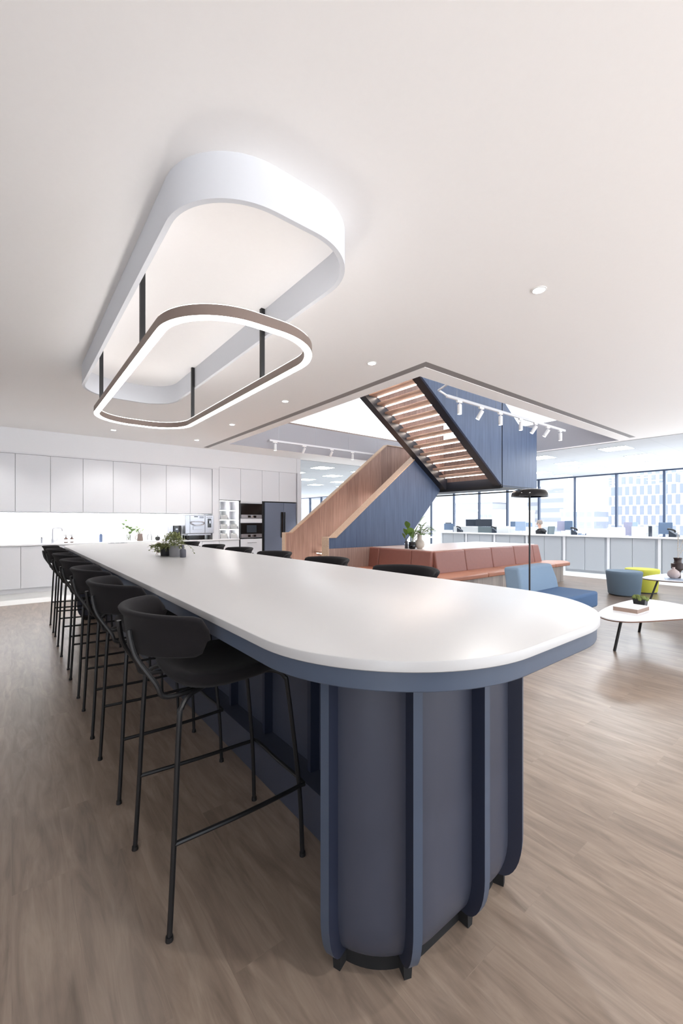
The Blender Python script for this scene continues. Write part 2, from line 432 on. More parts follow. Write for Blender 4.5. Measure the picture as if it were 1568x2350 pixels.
# downlights (recessed spots, plus added fill spots)
DL = [((3.22,1.6), 'round ceiling downlight nearest the camera, alone at the right'), ((3.22,3.52), 'round downlight just left of the stair opening corner'),
      ((3.22,5.44), 'round downlight beside the far end of the hanging light ring'), ((3.22,7.36), 'round downlight fourth in the row towards the kitchen'),
      ((3.22,9.25), 'round downlight farthest in the row, near the slot diffuser end'), ((1.58,9.25), 'round downlight under the left end of the light ring, by the kitchen'),
      ((3.22,-.32), None), ((3.22,-2.24), None), ((1.25,-.55), None), ((-.6,9.25), None), ((-.6,7.4), None)]  # unseen spots at the kitchen's left are added fill, without fittings
for (x, y), lab in DL:
    if lab:
        t = empty('ceiling_downlight', (x, y, CZ), label=lab, cat='ceiling light', group='round ceiling downlights')
        MB().loft([[(r*math.cos(2*PI*i/28), r*math.sin(2*PI*i/28), z) for i in range(28)] for r, z in ((.055,0),(.055,-.004),(.044,-.006),(.042,-.001))], cap=False).build('trim_ring', M['white'], t)
        MB().lathe([(.0001,-.003),(.042,-.003),(.042,-.001),(.0001,-.001)], n=28).build('lens', M['downled'], t)
    lamp('downlight_and_fill', 'SPOT', (x, y, CZ-.03), 72 if y < 3 else (42 if y < 9 else 36), (1, .98, .95), spot_size=math.radians(125), spot_blend=.6, shadow_soft_size=.035)

# hanging plaster surround and light ring over the table
o0 = rrect(.635, 1.72, 1.87, 6.0, .42, 18); o1 = rrect(.665, 1.69, 1.90, 5.97, .39, 18)
sk = MB().loft([[(p[0],p[1],z) for p in q] for q, z in ((o0,CZ),(o0,2.97),(o1,2.97),(o1,CZ))], cap=False)
tag(sk.build('ceiling_surround', M['plaster']), 'white rounded plaster surround hanging from the ceiling above the light ring', 'ceiling feature')
RX, RY, RZ = 1.19, 3.8, 2.545
ring = empty('pendant_light_ring', (RX, RY, RZ), label='long rounded hanging light ring with taupe rim above the white table', cat='pendant light')
def loop(x0,x1,y0,y1,r): return [(p[0]-RX, p[1]-RY) for p in rrect(x0,x1,y0,y1,r,20)]
def ringpair(e): return loop(.678+e,1.702-e,2.20+e,5.45-e,.43-e), loop(.730-e,1.650+e,2.252-e,5.398+e,.378+e)
a, b_ = ringpair(0)
MB().loft([[(p[0],p[1],z) for p in q] for q, z in ((b_,.0),(b_,.062),(a,.062),(a,.0))], cap=False).build('rim', M['taupe'], ring)
a2, b2 = ringpair(.003)
MB().loft([[(p[0],p[1],z) for p in q] for q, z in ((b2,.01),(b2,-.006),(a2,-.006),(a2,.01),(b2,.01))], cap=False).build('diffuser', M['led'], ring)
MB().loft([[(p[0],p[1],z) for p in q] for q, z in ((b2,.056),(b2,.066),(a2,.066),(a2,.056),(b2,.056))], cap=False).build('ceiling_fill_strip', M['ceilfill'], ring)  # upward glow added on the ring to brighten the ceiling
for x, y in ((.704,3.09),(1.670,3.20),(.704,4.75),(1.670,4.93)):
    bx('suspension_rod', (x-RX-.016, x-RX+.016, y-RY-.016, y-RY+.016, .062, CZ-RZ), M['black'], ring)

# ------------------------------------------------------------------ bar table
TZ = 1.06
tx0, tx1, ty0, ty1 = .573, 2.012, .572, 7.42
tb = empty('bar_table', (1.3, 4.0, 0), label='long white-topped bar table with blue-grey ribbed base and rounded ends', cat='table')
L = lambda pts: [(p[0]-1.3, p[1]-4.0) for p in pts]
prof = [(.003,1.030),(.0,1.0325),(0,1.0555),(.0015,1.0585),(.005,TZ)]
loops = [[(p[0],p[1],z) for p in L(rrect(tx0+i,tx1-i,ty0+i,ty1-i,.53-i,26))] for i, z in prof]
MB().loft(loops).build('tabletop', M['tabletop'], tb, ang=28)
q0, q1 = L(rrect(tx0+.010,tx1-.010,ty0+.010,ty1-.010,.52,26)), L(rrect(tx0+.04,tx1-.04,ty0+.04,ty1-.04,.49,26))
MB().loft([[(p[0],p[1],z) for p in q] for q, z in ((q0,1.031),(q0,.978),(q1,.978),(q1,1.031))]).build('apron', M['blue'], tb, bevel=.003)

def pedestal(flip):
    def W(x, y):            # world -> table local, mirrored for the far end
        if flip: y = ty0+ty1-y
        return (x-1.3, y-4.0)
    xa, xb, yf, ybk, R = .765, 1.68, .842, 1.075, .285
    def outline(d):
        r = R-d; pts = []
        a0 = math.asin(min(1, (yf+R-ybk)/R))
        for i in range(17):
            a = PI+a0*.98+(PI/2-a0*.98)*i/16; pts.append((xa+R+r*math.cos(a), yf+R+r*math.sin(a)))
        for i in range(17):
            a = 1.5*PI+(PI/2-a0*.98)*i/16; pts.append((xb-R+r*math.cos(a), yf+R+r*math.sin(a)))
        return pts
    pf = [(.0,.98),(.0,.20)]+[(.05*(1-math.cos(t)), .20-.145*math.sin(t)) for t in [PI/2*k/7 for k in range(1,8)]]
    body = MB().loft([[W(*p)+(z,) for p in outline(d)] for d, z in pf])
    pd = body.build('pedestal', M['bluepanel'], tb)
    MB().loft([[W(*p)+(z,) for p in outline(.055)] for z in (0,.06)]).build('plinth', M['blackmatt'], pd)
    def frame(x, y, nx, ny): return x, y, nx, ny
    cA = (xa+R, yf+R); cB = (xb-R, yf+R)
    ribs = []
    for a in (200, 248.5): 
        t = math.radians(a); ribs.append((cA[0]+R*math.cos(t), cA[1]+R*math.sin(t), math.cos(t), math.sin(t)))
    ribs.append((1.245, yf, 0, -1))
    for a in (291, 340):
        t = math.radians(a); ribs.append((cB[0]+R*math.cos(t), cB[1]+R*math.sin(t), math.cos(t), math.sin(t)))
    pr = [(-.09,.98),(.05,.98),(.05,.21)]+[(.05-.075*(1-math.cos(t)), .21-.165*math.sin(t)) for t in [PI/2*k/8 for k in range(1,9)]]+[(-.07,.045),(-.07,.12),(-.09,.25)]
    for x, y, nx, ny in ribs:
        ta = (-ny, nx)
        l = []
        for s_ in (-.015, .015):
            l.append([W(x+nx*d+ta[0]*s_, y+ny*d+ta[1]*s_)+(z,) for d, z in pr])
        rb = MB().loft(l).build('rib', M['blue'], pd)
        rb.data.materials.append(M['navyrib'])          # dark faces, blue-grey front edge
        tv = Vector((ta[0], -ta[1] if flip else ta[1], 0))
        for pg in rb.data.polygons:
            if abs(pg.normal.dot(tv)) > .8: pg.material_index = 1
        fb = []
        for z, e in ((0,.012),(.046,.015)):
            fb.append([W(x+nx*d+ta[0]*s_, y+ny*d+ta[1]*s_)+(z,) for d, s_ in ((-.06,-e),(-.022+e*.4,-e),(-.022+e*.4,e),(-.06,e))])
        MB().loft(fb).build('foot', M['blackmatt'], rb)
pedestal(False); pedestal(True)
sp = MB().box(1.17-1.3, 1.40-1.3, 1.07-4, 6.92-4, .2, .98).build('spine', M['bluepanel'], tb)
bx('plinth', (1.06-1.3, 1.50-1.3, 1.06-4, 6.93-4, 0, .2), M['bluepanel'], tb)
k = 0
while 1.67+.46*k < 6.8:
    y = 1.67+.46*k-4
    for xa, xb in ((1.12,1.172),(1.398,1.45)):
        bx('rib', (xa-1.3, xb-1.3, y-.014, y+.014, .201, .98), M['navyrib'], sp)
    k += 1

# ------------------------------------------------------------------ bar stools
def make_stool():
    t = empty('bar_stool', (0,0,0), cat='bar stool')
    # local frame: +x towards the table, origin on the floor at the middle of the seat (world x .69)
    # seat: dished pad, wider at the back, lifted front lip
    n = 40; loops = []
    def outline(k):
        pts = []
        for i in range(n):
            a = 2*PI*i/n; ca, sa = math.cos(a), math.sin(a)
            ex = .23*math.copysign(abs(ca)**.62, ca); ey = .238*math.copysign(abs(sa)**.62, sa)
            ey *= 1-.12*(ex/.23)
            pts.append((ex*k, ey*k))
        return pts
    def h(x, y): return .018*(y/.23)**2 - .012*(1-(x/.23)**2) + .012*max(0,-x/.23)**2
    for kk, z in ((.62,.792),(.90,.792),(.985,.802),(1.0,.818),(.975,.834),(.9,.842),(.6,.836),(.25,.83)):
        loops.append([(x, y, z+h(x,y)*(1 if z > .8 else .6)) for x, y in outline(kk)])
    MB().loft(loops).build('seat', M['charcoal'], t, ang=80)
    # backrest: curved shell around the rear, top edge rolled outwards
    NA = 30
    sect = []
    for i in range(NA+1):
        u = -1+2*i/NA; a = u*1.24
        e = abs(u)
        taper = math.sqrt(max(0, 1-max(0, (e-.86)/.14)**2))*.85+.15
        ztop = 1.082-.012*e*e; zbot = .925+.008*e*e; zm = ztop*.55+zbot*.45
        zt = zm+(ztop-zm)*taper; zb = zm-(zm-zbot)*taper
        R0 = .268
        def P(d, z): return (-.055-(R0+d)*math.cos(a), (R0+d)*math.sin(a)*1.0, z)
        mid = (zt+zb)/2
        fl = .4+.6*taper
        sect.append([P(d*fl, z) for d, z in ((.0,zb+.004),(.013,zb-.003),(.026,zb+.006),(.032,mid-.015),(.040,zt-.035),(.054,zt-.014),(.058,zt-.004),(.052,zt+.003),(.038,zt+.003),(.022,zt-.012),(.008,mid))])
    MB().loft(sect).build('backrest', M['charcoal'], t, ang=80)
    # legs: bent tube running in under the seat
    for sy in (-1, 1):
        path = [(-.275,sy*.247,.012),(-.262,sy*.243,.25),(-.240,sy*.234,.70),(-.228,sy*.222,.755),(-.19,sy*.195,.782),(-.10,sy*.14,.786)]
        l = MB().tube(catmull([Vector(p) for p in path], 5), .0095, 8).build('leg', M['black'], t)
        MB().lathe([(.013,0),(.0135,.004),(.012,.016)], (-.2755,sy*.247,0), 10).build('rubber_foot', M['black'], l)
        path = [(.268,sy*.222,.012),(.255,sy*.216,.3),(.212,sy*.198,.70),(.2,sy*.19,.755),(.165,sy*.165,.782),(.08,sy*.12,.786)]
        l = MB().tube(catmull([Vector(p) for p in path], 5), .0095, 8).build('leg', M['black'], t)
        MB().lathe([(.013,0),(.0135,.004),(.012,.016)], (.2685,sy*.222,0), 10).build('rubber_foot', M['black'], l)
        # backrest support tube
        path = [(-.366,sy*.09,1.02),(-.362,sy*.095,.985),(-.345,sy*.11,.92),(-.292,sy*.145,.83),(-.272,sy*.15,.785),(-.22,sy*.145,.772),(-.12,sy*.13,.776)]
        MB().tube(catmull([Vector(p) for p in path], 5), .009, 8).build('back_support', M['black'], t)
    # footrest loop
    zf = .30
    path = [(-.259,-.242,zf+.01),(.0,-.236,zf),(.24,-.226,zf),(.276,-.205,zf),(.276,0,zf),(.276,.205,zf),(.24,.226,zf),(.0,.236,zf),(-.259,.242,zf+.01)]
    MB().tube(catmull([Vector(p) for p in path], 4), .0085, 8).build('footrest', M['black'], t)
    bx('seat_rail', (-.14,.12,-.15,-.13,.777,.792), M['black'], t)
    bx('seat_rail', (-.14,.12,.13,.15,.777,.792), M['black'], t)
    return t
proto = make_stool()
lefts = [1.70, 2.565, 3.35, 4.14, 4.95, 5.88, 6.62]
rights = [1.99, 2.93, 3.85, 4.73, 5.57, 6.54]
for i, y in enumerate(lefts):
    lab = 'charcoal bar stool on the left of the table, %s' % ['nearest the camera','second from the camera','third from the camera','fourth from the camera','fifth from the camera','sixth, last but one before the kitchen','farthest, right by the kitchen'][i]
    if i == 0:
        proto.location = (.69, y, 0); tag(proto, lab, 'bar stool', 'bar stools along the left of the table')
    else:
        copy_tree(proto, None, (.69, y, 0), [0,.02,-.02,.01,.03,-.02,.0][i], lab)
for i, y in enumerate(rights):
    lab = 'charcoal bar stool across the table, only its back showing, %s' % ['nearest the camera','second from the camera','third from the camera','fourth from the camera','fifth from the camera','farthest, behind the potted plant'][i]
    copy_tree(proto, None, (1.93, y, 0), PI+[.03,-.02,.02,0,-.03,.02][i], lab, 'bar stools along the right of the table')

# ------------------------------------------------------------------ staircase
st = empty('staircase', (6.5, 6.5, 0), label='blue-clad switchback staircase with oak balustrades and lit open treads', cat='staircase')
O = Vector((6.5, 6.5, 0))
def sb(mb, name, mat, parent=None, **k):
    mb.v = [(p[0]-O.x, p[1]-O.y, p[2]) for p in mb.v]
    return mb.build(name, mat, parent or st, **k)
SU = .686
under = lambda x: 2.16+SU*(8.38-x)
# upper flight
for y0, y1 in ((5.0,5.17),(6.46,6.63)):
    m = MB().vprism([(8.42,under(8.42)),(8.42,under(8.42)+.30),(5.2,under(5.2)+.27),(5.2,under(5.2))], y0, y1)
    sb(m, 'stringer', M['steelblack'])
for k_ in range(1, 13):
    z = 2.35+.155*k_; xf = 8.36-.226*(k_-1)
    td = sb(MB().box(xf-.27, xf, 5.17, 6.46, z-.045, z), 'tread', M['tread'], bevel=.004)
    sb(MB().box(xf-.06, xf-.028, 5.2, 6.43, z-.053, z-.0455), 'led_strip', M['stripled'], td)
sb(MB().vprism([(8.3,2.2),(8.3,3.55),(9.05,3.6),(9.05,3.6),(5.2,3.6+SU*3.85),(5.2,4.35),(8.3,2.35)][:0] or [(5.2,under(5.2)+.27),(8.33,under(8.33)+.27),(8.33,3.98),(5.2,3.98+SU*3.13)], 6.50, 6.60), 'inner_balustrade', M['oak'])
sb(MB().vprism([(5.2,under(5.2)),(8.33,under(8.33)),(8.33,3.6+SU*.7),(5.2,3.6+SU*3.83)], 4.955, 4.998), 'flank_panel', M['navy'])
sb(MB().vprism([(8.37,2.14),(9.86,2.16),(9.86,3.6),(9.03,3.6),(8.37,3.6+SU*.66)], 4.955, 4.998), 'flank_panel', M['navy'])
sb(MB().vprism([(5.2,under(5.2)+.28),(8.4,under(8.4)+.28),(8.4,2.36),(9.80,2.36),(9.80,3.6),(9.03,3.6),(5.2,3.6+SU*3.83)], 5.0, 5.05), 'inner_lining', M['oak'])
sb(MB().box(8.331,8.369,4.965,4.999,2.16,4.0), 'panel_joint', M['steelblack'])
# landing
sb(MB().box(8.38,9.86,5.0,8.66,2.19,2.35), 'landing', M['steelblack'])
lf = MB().box(8.36,9.88,4.94,5.0,2.135,2.155).box(8.36,9.88,4.94,5.0,2.175,2.185).box(9.83,9.88,5.0,8.6,2.13,2.16).box(8.36,8.42,5.0,8.6,2.12,2.19)
sb(lf, 'landing_edge_rail', M['black'])
sb(MB().box(9.80,9.83,5.05,8.5,2.35,3.6), 'inner_lining', M['oak'])
sb(MB().box(9.83,9.86,5.0,8.66,2.19,3.6), 'flank_panel', M['navy'])
# lower flight
SL = .763
for k_ in range(1, 14):
    z = .168*k_; xf = 5.18+.229*(k_-1)
    td = sb(MB().box(xf, xf+.27, 6.81, 8.5, z-.045, z), 'tread', M['tread'], bevel=.004)
    sb(MB().box(xf+.02, xf+.05, 6.85, 8.45, z-.053, z-.0455), 'led_strip', M['stripled'], td)
    sb(MB().box(xf+.20, xf+.225, 6.81, 8.5, z-.2 if k_ > 1 else 0, z-.046), 'riser', M['tread'], td)
cap = [(4.88,1.085),(5.07,1.085),(8.36,1.085+SL*3.29)]
sb(MB().vprism([(4.90,.862),(7.04,.862),(8.33,2.15),(8.33,1.07+SL*3.24),(5.08,1.07),(4.90,1.07)], 6.62, 6.655), 'flank_panel', M['navy'])
sb(MB().vprism([(4.90,0),(6.1,0),(8.36,2.2),(8.36,1.07+SL*3.27),(5.08,1.07),(4.90,1.07)], 6.656, 6.80), 'inner_balustrade', M['oak'])
sb(MB().box(4.90,7.03,6.62,6.655,0,.86), 'lower_cladding', M['oak'])
sb(MB().vprism([(4.88,0),(4.898,0),(4.898,1.072),(5.085,1.072),(8.36,1.072+SL*3.275),(8.36,1.10+SL*3.285),(5.072,1.09),(4.88,1.09)], 6.60, 6.82), 'handrail_cap', M['oakcap'])
sb(MB().vprism([(5.07,0),(5.5,0),(8.4,2.2),(9.86,2.2),(9.86,3.555),(8.40,3.555),(5.24,1.12),(5.07,1.12)], 8.55, 8.66), 'outer_balustrade', M['oak'])
sb(MB().vprism([(5.05,0),(5.068,0),(5.068,1.122),(5.245,1.122),(8.40,3.557),(9.86,3.557),(9.86,3.58),(8.39,3.58),(5.235,1.14),(5.05,1.14)], 8.53, 8.68), 'handrail_cap', M['oakcap'])
S(bx('floor.002', (3.98, 5.66, 4.9, 6.7, 4.0, 4.2), M['ceiling']))      # bridge the flight arrives at

# glass round the stair well on the floor above
gr = empty('glass_balustrade', (4.0, 9.3, SLAB), label='clear glass balustrade on the floor above along the far side of the stair opening', cat='balustrade')
for k_ in range(5):
    bx('glass_panel', (.02+1.32*k_, 1.30+1.32*k_, 0, .02, .04, 1.1), M['railglass'], gr)
bx('base_rail', (0, 6.6, -.02, .04, 0, .05), M['taupe'], gr)

# track lights in the stair well
def track(x0, x1, y, z, spots, lab, labs, cat):
    t = empty('light_track', (x0, y, z), label=lab, cat='light track', group='light tracks in the stair opening')
    bx('rail', (0, x1-x0, -.018, .018, -.02, .02), M['whitemetal'], t)
    if y < 5: MB().tube([(.02,0,.0),(-.32,-.1,.0),(-.5,-.42,-.02)], .016, 8).build('power_feed', M['whitemetal'], t)
    for k_ in range(int((x1-x0)/1.1)+1):
        MB().tube([(.25+k_*1.1,0,.02),(.25+k_*1.1,0,SLAB-z)], .003, 6).build('suspension_cable', M['steel'], t)
    for (x, tilt), lb in zip(spots, labs):
        s_ = empty('track_spotlight', (x, y, z-.02), label=lb, cat='spotlight', group=cat)
        bx('adapter', (-.07,.05,-.016,.016,-.03,0), M['white'], s_)
        MB().tube([(0,0,-.03),(0,0,-.075)], .008, 8).build('neck', M['white'], s_)
        Mx = Matrix.Translation((0,0,-.075)) @ Matrix.Rotation(tilt, 4, 'X') @ Matrix.Rotation(tilt*.6, 4, 'Y')
        hd = MB().lathe([(.0001,.02),(.03,.02),(.034,.01),(.034,-.13),(.03,-.135),(.028,-.12),(.0001,-.12)], n=18).xf(Mx).build('head', M['white'], s_)
        MB().lathe([(.0001,-.125),(.027,-.125),(.027,-.121),(.0001,-.121)], n=16).xf(Mx).build('lens', M['downled'], hd)
nx = [5.52,6.12,6.69,7.37,7.92,8.42,8.95]
ordn = ['first from the left','second from the left','third from the left','in the middle','third from the right','second from the right','last at the right']
track(5.2, 9.16, 4.0, 3.31, [(x, [0,.45,0,0,.5,.5,0][i]) for i, x in enumerate(nx)], 'white light track hanging in front of the blue stair box',
      ['small white spotlight on the track before the blue stair box, %s' % q for q in ordn], 'spotlights on the near track')
fx = [5.05, 5.9, 6.78, 7.5]
track(4.9, 8.6, 9.0, 3.36, [(x, [0,.4,.4,0][i]) for i, x in enumerate(fx)], 'white light track along the far side of the stair opening',
      ['small white spotlight on the far track beyond the light ring, %s' % q for q in ('leftmost','second from the left','third from the left','rightmost, by the oak balustrade')], 'spotlights on the far track')

# ------------------------------------------------------------------ banquette under the stair
be = empty('banquette_bench', (6.0, 4.9, 0), label='L-shaped terracotta leather banquette bench wrapped round the stair platform', cat='bench')
BO = (6.0, 4.9)
def bp(name, mb, mat, parent=None, **k):
    mb.v = [(p[0]-BO[0], p[1]-BO[1], p[2]) for p in mb.v]; return mb.build(name, mat, parent or be, **k)
bp('base', MB().prism([(5.6,4.47),(10.15,4.47),(10.42,4.68),(10.15,4.95),(6.0,4.95),(6.0,7.2),(5.6,7.2)], 0, .37), M['slat'])
bp('plinth', MB().prism([(5.62,4.49),(10.13,4.49),(10.13,4.93),(5.98,4.93),(5.98,7.18),(5.62,7.18)], 0, .01), M['blackmatt'])
xsq = [5.5, 6.9, 7.85, 8.8, 9.55]
for i in range(4):
    bp('seat_cushion', MB().prism([(xsq[i]+.004,4.36),(xsq[i+1]-.004,4.36),(xsq[i+1]-.004,4.93),(xsq[i]+.004+(.5 if i == 0 else 0),4.93)] if i else [(5.52,4.36),(6.896,4.36),(6.896,4.93),(6.0,4.93)], .37, .45), M['seatleather'], bevel=.02, seg=3)
bp('seat_cushion', MB().prism([(9.554,4.36),(10.25,4.36),(10.5,4.52),(10.55,4.7),(10.3,4.95),(9.554,4.95)], .37, .45), M['seatleather'], bevel=.02, seg=3)
for y0, y1 in ((4.42,5.4),(5.4,6.3),(6.3,7.2)):
    bp('seat_cushion', MB().prism([(5.5,y0+.004),(5.98,y0+.004 if y0 > 4.5 else 4.9),(5.98,y1-.004),(5.5,y1-.004)], .37, .45), M['seatleather'], bevel=.02, seg=3)
xb_ = [6.06, 6.96, 7.88, 8.76, 9.60, 9.95]
for i in range(5):
    bp('back_cushion', MB().loft([[(x,y,z) for x, y in ((xb_[i]+.003,yf_),(xb_[i+1]-.003-(.05 if i == 4 and z > .5 else 0),yf_),(xb_[i+1]-.003-(.05 if i == 4 and z > .5 else 0),yf_+.1),(xb_[i]+.003,yf_+.1))] for z, yf_ in ((.43,4.86),(.85,4.93))]), M['leather'], bevel=.025, seg=3)
yb_ = [4.96, 5.44, 6.33, 7.2]
for i in range(3):
    bp('back_cushion', MB().loft([[(x,y,z) for x, y in ((xf_,yb_[i]+.003),(xf_+.1,yb_[i]+.003),(xf_+.1,yb_[i+1]-.003),(xf_,yb_[i+1]-.003))] for z, xf_ in ((.43,5.95),(.85,6.0))]), M['leather'], bevel=.025, seg=3)
pl = empty('stair_platform', (8, 5.8, 0), label='low platform with glossy veneer top filling the corner under the stair', cat='platform')
bx('body', (6.12-8, 9.84-8, 5.05-5.8, 6.6-5.8, 0, .83), M['oak'], pl)
bx('top', (6.08-8, 9.88-8, 5.02-5.8, 6.615-5.8, .83, .858), M['platform'], pl, bevel=.004)

# ------------------------------------------------------------------ leaves and plants
def leaf(mb, base, direction, length, width, droop=.3, n=6, fold=.15):
    d = Vector(direction).normalized(); up = Vector((0,0,1))
    side = d.cross(up)
    if side.length < .05: side = Vector((1,0,0))
    side.normalize(); nrm = side.cross(d)
    vs = []; fs = []
    for i in range(n+1):
        t = i/n; w = width*.5*math.sin(PI*min(1, t*.94+.04))**.8
        p = Vector(base)+d*length*t+Vector((0,0,-droop*length*t*t))
        for s_ in (-1, 0, 1):
            vs.append(tuple(p+side*w*s_+nrm*fold*w*abs(s_)))
    for i in range(n):
        for j in range(2):
            a = i*3+j; fs.append((a, a+1, a+4, a+3))
    mb.add(vs, fs)

def sphere_dir(rnd, zmin=-.1, zmax=1):
    a = rnd.uniform(0, 2*PI); z = rnd.uniform(zmin, zmax); r = math.sqrt(max(0, 1-z*z))
    return Vector((r*math.cos(a), r*math.sin(a), z))

# grey pot plant on the bar table
rnd = random.Random(3)
pp = empty('potted_plant', (1.245, 4.18, TZ), label='bushy green plant in a grey pot on the white bar table', cat='plant')
MB().lathe([(.001,0),(.046,0),(.05,.005),(.054,.108),(.048,.108),(.046,.095),(.001,.095)], n=28).build('pot', M['greypot'], pp)
fo, stm = MB(), MB()
for i in range(26):
    d = sphere_dir(rnd, .0, 1); tip = Vector((d.x*.10-.015, d.y*.10, .12+d.z*.13))
    stm.tube([(d.x*.02,d.y*.02,.09), (d.x*.06-.006, d.y*.06, .12+d.z*.08), tuple(tip)], .0016, 5)
for i in range(620):
    d = sphere_dir(rnd, -.35, 1); q = rnd.uniform(.55,1.)**.7
    p = Vector((d.x*.098*q-.015, d.y*.098*q, .125+d.z*.105*q))
    leaf(fo, p, (d+sphere_dir(rnd,-.3,.8)*.8), rnd.uniform(.022,.04), rnd.uniform(.009,.014), .25, 3)
stm.build('stem', M['stem'], pp); fo.build('foliage', M['leafdark'], pp)
# trailing pot behind with a string vine
p2 = empty('potted_plant', (1.205, 4.33, TZ), label='small trailing plant in a black pot just behind the grey pot on the bar table', cat='plant')
MB().lathe([(.001,0),(.05,0),(.056,.09),(.05,.09),(.047,.075),(.001,.075)], n=24).build('pot', M['black'], p2)
fo, stm = MB(), MB()
for i in range(20):
    a = rnd.uniform(0, 2*PI); ln = rnd.uniform(.08,.15)
    path = [(.03*math.cos(a),.03*math.sin(a),.08),(.07*math.cos(a),.07*math.sin(a),.11),(ln*math.cos(a),ln*math.sin(a),rnd.uniform(.035,.1))]
    q = catmull([Vector(p) for p in path], 5); stm.tube(q, .0016, 5)
    for v in q[3:]:
        for k_ in range(3): leaf(fo, v, sphere_dir(rnd, -.3, .8), .03, .016, .2, 3)
for path in ([(.03,-.03,.09),(.10,-.16,.13),(.16,-.25,.09),(.18,-.28,.035)],):
    q = catmull([Vector(p) for p in path], 7); stm.tube(q, .0014, 5)
    for v in q[4::2]: leaf(fo, v, sphere_dir(rnd, -.6, .4), .022, .014, .2, 3)
stm.build('stem', M['stem'], p2); fo.build('foliage', M['leafdark'], p2)
v = MB().lathe([(.001,0),(.025,0),(.028,.004),(.0285,.062),(.025,.076),(.014,.081),(.0115,.086),(.0115,.118),(.009,.118),(.009,.084),(.001,.075)], n=24)
tag(v.build('bottle_vase', M['greyvase'], loc=(1.275,4.035,TZ)), 'small slate grey bottle vase beside the grey plant pot', 'vase')
gd = empty('glass_terrarium', (1.17, 4.47, TZ), label='round clear glass ornament on thin legs left of the table plants', cat='ornament')
MB().lathe([(.001,-.052),(.024,-.047),(.043,-.028),(.051,0),(.043,.028),(.024,.047),(.001,.052)], (0,0,.075), 24, .62, .62).build('globe', M['glass'], gd)
MB().tube([(.034*math.cos(2*PI*i/28)*.8,-.034*math.cos(2*PI*i/28)*.6,.075+.053*math.sin(2*PI*i/28)) for i in range(29)], .0018, 6).build('wire_rim', M['oakcap'], gd)
MB().lathe([(.001,-.046),(.022,-.044),(.036,-.026),(.001,-.024)], (0,0,.075), 18, .6, .6).build('soil', M['brownvase'], gd)
for sx in (-1,1):
    MB().tube([(.018*sx,0,.032),(.03*sx,.015*sx,.0015)], .002, 6).build('leg', M['oakcap'], gd)
    MB().tube([(.018*sx,0,.032),(.014*sx,-.03,.0015)], .002, 6).build('leg', M['oakcap'], gd)
ps = empty('power_socket', (1.30, 7.26, TZ), label='flat grey pop-up power socket near the far end of the bar table', cat='socket')
bx('frame', (-.13,.13,-.035,.035,0,.006), M['steel'], ps, bevel=.002)
for k_ in range(3): bx('outlet', (-.1+.07*k_,-.05+.07*k_,-.022,.022,.006,.008), M['screendark'], ps)

# ------------------------------------------------------------------ kitchen run
KY, UY = 10.20, 10.22
WT = .95
def door(name, x0, x1, z0, z1, y, par, mat='cab'):
    return bx(name, (x0+.003, x1-.003, y, y+.02, z0+.002, z1-.002), M[mat], par, bevel=.0015)
ordk = ['first','second','third','fourth','fifth','sixth','seventh','eighth','ninth']
ux = [-1.06,-.50,.060,.619,1.18,1.742,2.293,2.848,3.404,3.944]
for i in range(len(ux)-1):
    x0, x1 = ux[i], ux[i+1]
    t = empty('wall_cupboard', ((x0+x1)/2, UY, 1.59), label='plain white wall cupboard above the worktop, %s counting from the lit shelves' % ordk[8-i], cat='cupboard', group='white wall cupboards')
    w = (x1-x0)/2
    bx('carcass', (-w,w,.024,.57,.0,1.12), M['cabdark'], t)
    door('door', -w, w, 0, 1.12, 0, t)
bx_ = [-1.07,-.46,.145,.75,1.36,1.97,2.58,3.19,3.69,4.12,4.66]
for i in range(len(bx_)-1):
    x0, x1 = bx_[i], bx_[i+1]; w = (x1-x0)/2
    t = empty('base_cupboard', ((x0+x1)/2, KY, 0), label='plain white base cupboard under the worktop, %s counting from the shelf end' % (ordk+['tenth'])[9-i], cat='cupboard', group='white base cupboards')
    bx('carcass', (-w,w,.024,.58,.1,.915), M['cabdark'], t)
    bx('plinth', (-w,w,.045,.07,0,.1), M['cab'], t)
    door('door', -w, w, .1, .915, 0, t)
wt = MB().box(-1.1, 4.66, KY-.02, 10.795, .92, WT).build('kitchen_worktop', M['worktop'], bevel=.003)
tag(wt, 'long white worktop running along the kitchen cupboards', 'worktop')
tag(bx('splashback', (-1.1, 3.96, 10.785, 10.799, WT+.001, 1.588), M['splash']), 'plain white splashback between worktop and wall cupboards', 'splashback')
S(bx('trim_2', (3.95, 4.115, KY, 10.79, WT+.001, 2.71), M['cab']))
S(bx('trim_3', (-1.1, 4.115, KY-.004, 10.8, 2.712, 2.74), M['cab']))
# under-cupboard light
ul = empty('undercupboard_light', (1.4, 10.66, 1.582), label='thin white light strip under the wall cupboards washing the splashback', cat='light strip')
bx('housing', (-2.45,2.5,-.02,.02,-.008,.004), M['white'], ul)
bx('diffuser', (-2.44,2.49,-.016,.016,-.012,-.008), M['panelled'], ul)
lamp('undercupboard_lamp', 'AREA', (1.4, 10.64, 1.56), 45, (1,.98,.96), (0,0,0), shape='RECTANGLE', size=4.9, size_y=.03)
# tall units
def tall(x0, x1, z0, z1, lab):
    w = (x1-x0)/2
    t = empty('tall_cupboard', ((x0+x1)/2, KY, z0), label=lab, cat='cupboard', group='white high cupboards over the ovens')
    bx('carcass', (-w,w,.024,.53,0,z1-z0), M['cabdark'], t); door('door', -w, w, 0, z1-z0, 0, t)
tall(4.12,4.70,1.945,2.775,'white high cupboard above the lit open shelves')
tall(4.70,5.32,1.905,2.775,'white high cupboard above the two black ovens')
tall(5.32,5.845,1.945,2.775,'white high cupboard over the left half of the fridge')
tall(5.845,6.41,1.945,2.775,'white high cupboard over the right half of the fridge')
